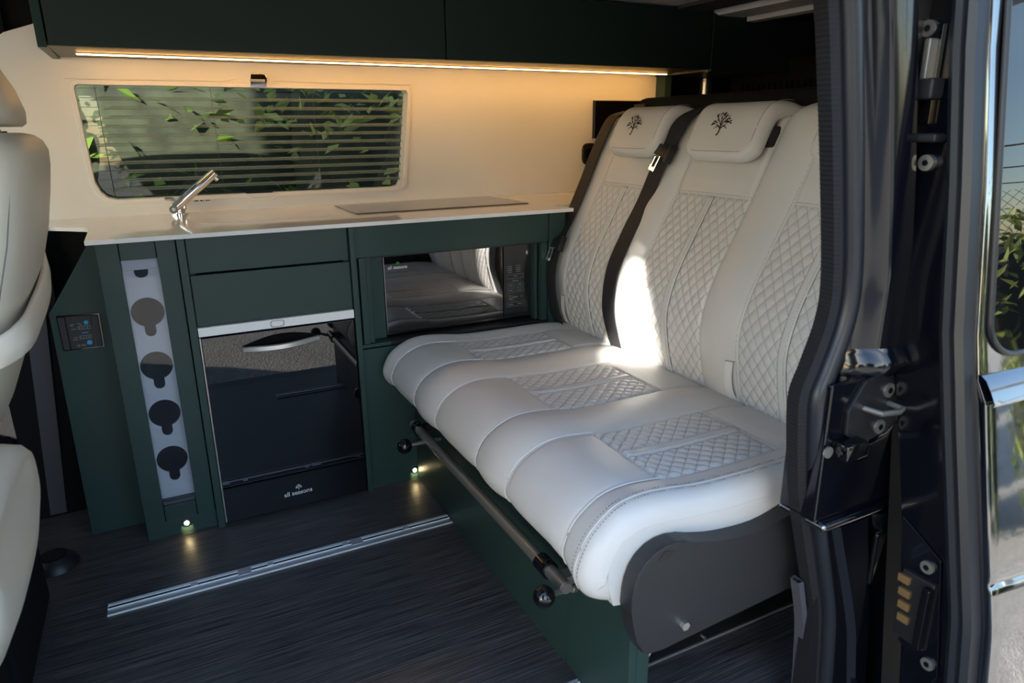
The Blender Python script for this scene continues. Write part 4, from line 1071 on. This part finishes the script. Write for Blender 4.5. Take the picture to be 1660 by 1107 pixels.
# lower stepped panels
box('ledge', .872, 1.100, -1.300, -1.20, .440, .456, PAINT, jam, bev=.007, seg=3)
def low(x0, x1, y, nm, m=PAINTD): return ruled(nm, [.44-.04*i for i in range(19)], lambda z: [(jx(z)-.856+x0+.0, y+.05), (jx(z)-.856+x0, y+.01+yj(z)), (jx(z)-.856+x0+.012, y+yj(z)), (jx(z)*.5+.43-.856+x1-.008, y+yj(z)), (jx(z)*.5+.43-.856+x1, y+.012+yj(z)), (jx(z)*.5+.43-.856+x1, y+.05)], m, jam)
low(.890, .985, -1.268, 'lower_panel'); low(.989, 1.10, -1.272, 'lower_panel')
box('panel_recess', 1.005, 1.10, -1.3105, -1.300, .30, .405, GLOSSK, jam, bev=.004)
box('gap_backing', .93, 2.6, -1.262, -1.235, -.3, 1.6, BLACK, jam, bev=0)
struct(box('wall_side_rear', 1.05, 2.75, -1.24, -1.22, -.3, 1.56, CARPET, bev=0))

# ---- open sliding door
door = thing('sliding_door', 'open glossy black sliding door at the right edge with a dark window', 'van door', (1.6, -1.4, -.2))
def ysk(z):     # outer skin at the leading edge
    k = [(1.5, -1.325), (1.2, -1.357), (1.015, -1.385), (.80, -1.412), (.65, -1.442), (.35, -1.506), (.0, -1.545), (-.3, -1.54)]
    for (za, ya), (zb, yb) in zip(k[:-1], k[1:]):
        if zb <= z <= za: return yb+(ya-yb)*(z-zb)/(za-zb)
    return k[-1][1]
zs = [-.3+.02*i for i in range(91)]
ruled('edge_face', zs, lambda z: [(1.03, ysk(z)+.145), (1.004, ysk(z)+.135), (1.000, ysk(z)+.125), (1.0, ysk(z)+.060), (.998, ysk(z)+.046)], PAINTD, door)
# door edge seal : wide smooth rubber
sealz = [-.3+.02*i for i in range(91)]
ruled('edge_seal', sealz, lambda z: [(1.0, ysk(z)+.050), (.984, ysk(z)+.047), (.978, ysk(z)+.038), (.980, ysk(z)+.029), (.983, ysk(z)+.0275), (.978, ysk(z)+.020), (.984, ysk(z)+.010), (1.0, ysk(z)+.005)], RUBBERB, door)
def skin_y(z, dx):
    y = ysk(z)
    if z < .735: y -= .010*min(1, (.735-z)/.03)
    if z < .44: y += .004*math.exp(-((z-.425)/.006)**2)
    return y-.02*(1-math.exp(-dx/.3))
zs2 = sorted(set([-.3+.02*i for i in range(91)]+[.44, .432, .425, .418, .41, .735, .725, .715, .705, .695]))
ruled('outer_skin', zs2, lambda z: [(1.004, ysk(z)+.016), (1.000, ysk(z)+.010), (.9992, skin_y(z, 0)+.002), (1.0000, skin_y(z, 0)-.0012), (1.003, skin_y(z, .0)-.0026), (1.02, skin_y(z, .02)-.0036), (1.06, skin_y(z, .06)-.006), (1.2, skin_y(z, .2)-.008), (1.6, skin_y(z, .6)-.010), (2.15, skin_y(z, 1.2)-.006), (2.2, skin_y(z, 1.2)+.03)], PAINT, door)
# window glass in the door, rounded front corners
wz0, wz1, wx0, wx1 = .768, 1.36, 1.018, 1.95
gp = rrect(wx0, wx1, wz0, wz1, .055, 8)
def on_skin(x, z, o):
    dx = x-1.0; return (x, skin_y(z, dx)-.006-.004*min(1, dx/.5)-o, z)
# fan strips
bm = bmesh.new(); zz_ = [wz0+(wz1-wz0)*i/30 for i in range(31)]; rows = []
for z in zz_:
    r = .055; e0 = min(z-wz0, wz1-z); ins = edge_drop(e0, r)
    rows.append([bm.verts.new(on_skin(wx0+ins+(wx1-wx0-2*ins)*k/14, z, .002)) for k in range(15)])
for a, b in zip(rows[:-1], rows[1:]):
    for k in range(14): bm.faces.new((a[k], a[k+1], b[k+1], b[k]))
obj('window_glass', bm, GLASSB, door, smooth=True)
tube('window_gasket', [on_skin(x, z, .001) for x, z in gp]+[on_skin(gp[0][0], gp[0][1], .001)], .0045, BLACK, door, 8)
ruled('inner_skin', [-.3, 1.5], lambda z: [(1.03, ysk(z)+.145), (2.2, ysk(z)+.145)], BLACK, door)
# belt-line moulding
bm = bmesh.new(); mp_ = []
for x in (1.000, 1.004, 1.03, 1.1, 1.4, 2.1): mp_.append([bm.verts.new((x, skin_y(z, x-1)-o_, z)) for z, o_ in ((.744, .006), (.738, .013), (.722, .0155), (.706, .015), (.702, .012))])
for a, b in zip(mp_[:-1], mp_[1:]):
    for k in range(4): bm.faces.new((a[k], a[k+1], b[k+1], b[k]))
obj('belt_moulding', bm, PAINT, door, smooth=True)
# fittings on the door's front edge
def efit(z, dy): return ysk(z)+dy
def ebox(nm, z0, z1, d0, d1, x0, x1, m, par, bev=.002):
    zc = (z0+z1)/2; y = ysk(zc); return box(nm, x0, x1, y+d0, y+d1, z0, z1, m, par, bev=bev)
lt = ebox('latch_bracket', 1.10, 1.24, .070, .100, .992, 1.001, GLOSSK, door)
ebox('latch_hook', 1.135, 1.165, .060, .118, .968, .998, BLACK, lt, .005); ebox('latch_arm', 1.16, 1.22, .072, .082, .975, .996, GUN, lt, .003); ebox('latch_arm', 1.075, 1.088, .055, .120, .970, .998, BLACK, lt, .004)
for (z, d_) in ((1.045, .083), (1.235, .085)):
    y = efit(z, d_); b1 = tube('bolt', [(1.0, y, z), (.990, y, z)], .012, GUN, door, 16); tube('bolt_socket', [(.991, y, z), (.9885, y, z)], .005, GLOSSK, b1, 6)
ct = ebox('contact_block', .255, .385, .078, .135, .985, 1.001, BLACK, door, .004)
ebox('block_rim', .262, .378, .078, .092, .972, .990, GLOSSK, ct, .003)
for k in range(4): ebox('brass_contact', .362-k*.024, .376-k*.024, .110, .130, .979, .986, GOLD, ct, .001)
for (z, d_) in ((.405, .085), (.235, .080)):
    y = efit(z, d_); b1 = tube('bolt', [(1.0, y, z), (.990, y, z)], .011, GUN, door, 16); tube('bolt_socket', [(.991, y, z), (.9885, y, z)], .005, GLOSSK, b1, 6)
bm = bmesh.new()
prism('cover_plate', [(efit(.44, .135), .47), (efit(.44, .060), .425), (efit(.3, .055), .22), (efit(.25, .07), .195), (efit(.25, .135), .24)], 0, .9955, 1.0, PAINTD, door, bev=.002)
# carpet edge at the sill behind the seal
cp_, _ = spline([(jx(z)-.012, -1.235, z) for z in (.30, .2, .1, .0, -.03)], 20)
sweep('carpet_edge', cp_, [(-.004, .01), (-.004, -.010), (.006, -.012), (.006, .01)], mat('sill_carpet', (.06, .058, .07), .95, bump=1.0, bscale=500), t)

# ================================================================== OUTSIDE
GZ = -.55
struct(box('ground', -40, 40, -40, 40, GZ-.1, GZ, GRAVEL, bev=0))
def leaf_cloud(name, label, cat, centre, rad, n, size, m, seed, surf=.5, core=None, group=None):
    rnd = random.Random(seed); V = []; F = []
    for k in range(n):
        while True:
            p = Vector((rnd.uniform(-1, 1), rnd.uniform(-1, 1), rnd.uniform(-1, 1)))
            if surf < p.length < 1: break
        c = Vector(centre)+Vector((p.x*rad[0], p.y*rad[1], p.z*rad[2]))
        if c.z < GZ+.02: c.z = GZ+.02+rnd.random()*.2
        s = size*rnd.uniform(.6, 1.3); ax = Vector((rnd.gauss(0, 1), rnd.gauss(0, 1), rnd.gauss(0, .6))).normalized(); up = Vector((rnd.gauss(0, .6), rnd.gauss(0, .6), 1)).normalized(); sd_ = ax.cross(up).normalized(); up = sd_.cross(ax)
        b = len(V)
        V += [tuple(c-ax*s), tuple(c-ax*s*.2+sd_*s*.5+up*s*.12), tuple(c+ax*s), tuple(c-ax*s*.2-sd_*s*.5+up*s*.12), tuple(c+ax*s*.1)]
        F += [(b, b+1, b+4), (b+1, b+2, b+4), (b+2, b+3, b+4), (b+3, b, b+4)]
    t = thing(name, label, cat, (centre[0], centre[1], GZ), group)
    fo = pyd('foliage', V, F, m, t, smooth=False); fo['kind'] = 'stuff'
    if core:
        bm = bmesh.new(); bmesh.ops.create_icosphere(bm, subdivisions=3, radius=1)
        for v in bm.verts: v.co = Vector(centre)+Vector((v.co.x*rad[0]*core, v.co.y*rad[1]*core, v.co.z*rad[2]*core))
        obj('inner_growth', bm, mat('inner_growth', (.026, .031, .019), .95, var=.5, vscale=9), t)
    return t
# greenery outside the kitchen window
for i, (x, z, r) in enumerate(((-1.2, .9, 1.0), (.2, 1.1, .9), (1.35, 1.0, .8), (2.6, 1.0, .9))):
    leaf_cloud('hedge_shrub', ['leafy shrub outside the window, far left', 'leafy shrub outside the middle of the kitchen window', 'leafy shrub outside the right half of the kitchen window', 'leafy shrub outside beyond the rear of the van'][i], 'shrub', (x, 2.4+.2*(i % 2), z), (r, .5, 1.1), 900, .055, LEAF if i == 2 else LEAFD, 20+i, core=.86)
o = box('timber_fence', -6, 8, 3.5, 3.6, GZ, 1.6, mat('weathered_timber', (.20, .16, .12), .9, var=.3, vscale=6), None, bev=0); tag(o, 'weathered brown timber fence seen dimly through the kitchen window', 'fence')
# roadside brambles, chain-link fence and building mirrored in the door
for i, (x, y, rx, rz, s) in enumerate(((4.9, -4.1, .75, 1.0, 1), (5.7, -3.1, .8, 1.05, 2), (4.2, -5.4, .75, .95, 3), (6.6, -2.2, .8, 1.0, 4), (3.6, -6.8, .8, .9, 5))):
    leaf_cloud('bramble', ['bright green bramble mirrored in the open door window, middle clump of five', 'bramble clump just right of the middle one along the wire fence', 'bramble clump just left of the middle one along the wire fence', 'bramble clump at the right end of the wire fence, nearest the van rear', 'bramble clump at the left end of the wire fence'][i], 'bramble', (x, y, GZ+rz*.8), (rx, .55, rz), 1100, .06, LEAF, 40+s, core=.7)
t = thing('wire_fence', 'chain-link fence with rusty barbed wire behind the brambles', 'fence', (6, -4.5, GZ))
fa, fb = Vector((8.1, -2.4, 0)), Vector((4.4, -8.2, 0)); fd = (fb-fa)
for k in range(5): p = fa+fd*k/4; tube('post', [(p.x, p.y, GZ), (p.x, p.y, 2.1)], .035, CONC, t, 8)
bm = bmesh.new(); FLn = fd.length; u = fd.normalized(); H = 2.0
nn2 = int(FLn/.12)
for k in range(-18, nn2):
    for sgn_ in (1, -1):
        s0 = k*.12; s1 = s0+H; a0, a1 = max(0, s0), min(FLn, s1)
        if a1 <= a0: continue
        z0 = GZ+(a0-s0) if sgn_ > 0 else GZ+H-(a0-s0); z1 = GZ+(a1-s0) if sgn_ > 0 else GZ+H-(a1-s0)
        T(bm, [fa+u*a0+Vector((0, 0, z0)), fa+u*a1+Vector((0, 0, z1))], .0035, 3, cap=False)
tag(obj('wire_mesh', bm, WIRE, t), kind='stuff')
for z in (1.55, 1.75, 1.95):
    tube('barbed_wire', [(p.x, p.y, z+.03*math.sin(k*1.7)) for k, p in enumerate([fa+fd*i/24 for i in range(25)])], .008, RUST, t, 5)
t = thing('arched_frame', 'pale curved roof frame of a shelter standing beyond the wire fence', 'shelter', (10, -6.5, GZ))
for k in range(2):
    arc = [(9.2+k*.8+2.3*math.cos(PI*i/20)*.57, -6.9-k*.6+2.3*math.cos(PI*i/20)*.82, GZ+2.3+2.3*math.sin(PI*i/20)) for i in range(21)]
    tube('arch', arc, .16, mat('pale_steel', (.55, .58, .60), .5), t, 10)
for i in (3, 6, 9, 12, 15): tube('purlin', [(9.2+1.31*math.cos(PI*i/20), -6.9+1.89*math.cos(PI*i/20), GZ+2.3+2.3*math.sin(PI*i/20)), (10+1.31*math.cos(PI*i/20), -7.5+1.89*math.cos(PI*i/20), GZ+2.3+2.3*math.sin(PI*i/20))], .05, WIRE, t, 8)
# unseen trees and bush, added to block the low sun except one gap
n_ = Vector((-.78, .62, 0)).normalized(); dS = SUN_AZ
def shade(nm, lab, cat, w, z, a, b, n, seed):
    c = dS*7.65+n_*w; t = leaf_cloud(nm, lab, cat, (c.x, c.y, z), (a, a, b), n, .055, LEAFD, seed, surf=.93, core=.995); return t, c
t, c = shade('shade_tree', 'broad tree beyond the front of the van, left of the gap of sunlight', 'tree', -.125, 5.2, 1.15, 3.5, 2500, 77)
tube('trunk', [(c.x, c.y, GZ), (c.x+.05, c.y, 2.6)], [.28, .2], BARK, t, 14)
t, c = shade('shade_tree', 'slimmer tree beyond the front of the van, right of the gap of sunlight', 'tree', -1.655, 5.2, .65, 2.8, 1600, 78)
tube('trunk', [(c.x, c.y, GZ), (c.x+.05, c.y, 2.6)], [.2, .14], BARK, t, 14)
t, c = shade('low_bush', 'dense bush at the foot of the two shade trees', 'bush', -1.0, 1.95, 1.5, 1.165, 1500, 79)
for i, (x, y, rx, rz) in enumerate(((-9.5, -12.5, 2.5, 1.6), (-4.0, -13.4, 2.5, 1.6), (1.6, -14, 2.6, 3.0), (7.5, -14.5, 2.5, 1.6))):  # unseen hedges added so the glossy jamb mirrors dark foliage, not bright sky
    leaf_cloud('hedgerow', ['dark hedge across the gravel yard, left of the two shade trees', 'dark hedge across the gravel yard facing the van front', 'dark hedge across the gravel yard facing the door opening', 'dark hedge across the gravel yard near the wire fence'][i], 'hedge', (x, y, GZ+rz*.8), (rx, 1.0, rz), 1400, .12, LEAFD, 90+i, surf=.85, core=.93)
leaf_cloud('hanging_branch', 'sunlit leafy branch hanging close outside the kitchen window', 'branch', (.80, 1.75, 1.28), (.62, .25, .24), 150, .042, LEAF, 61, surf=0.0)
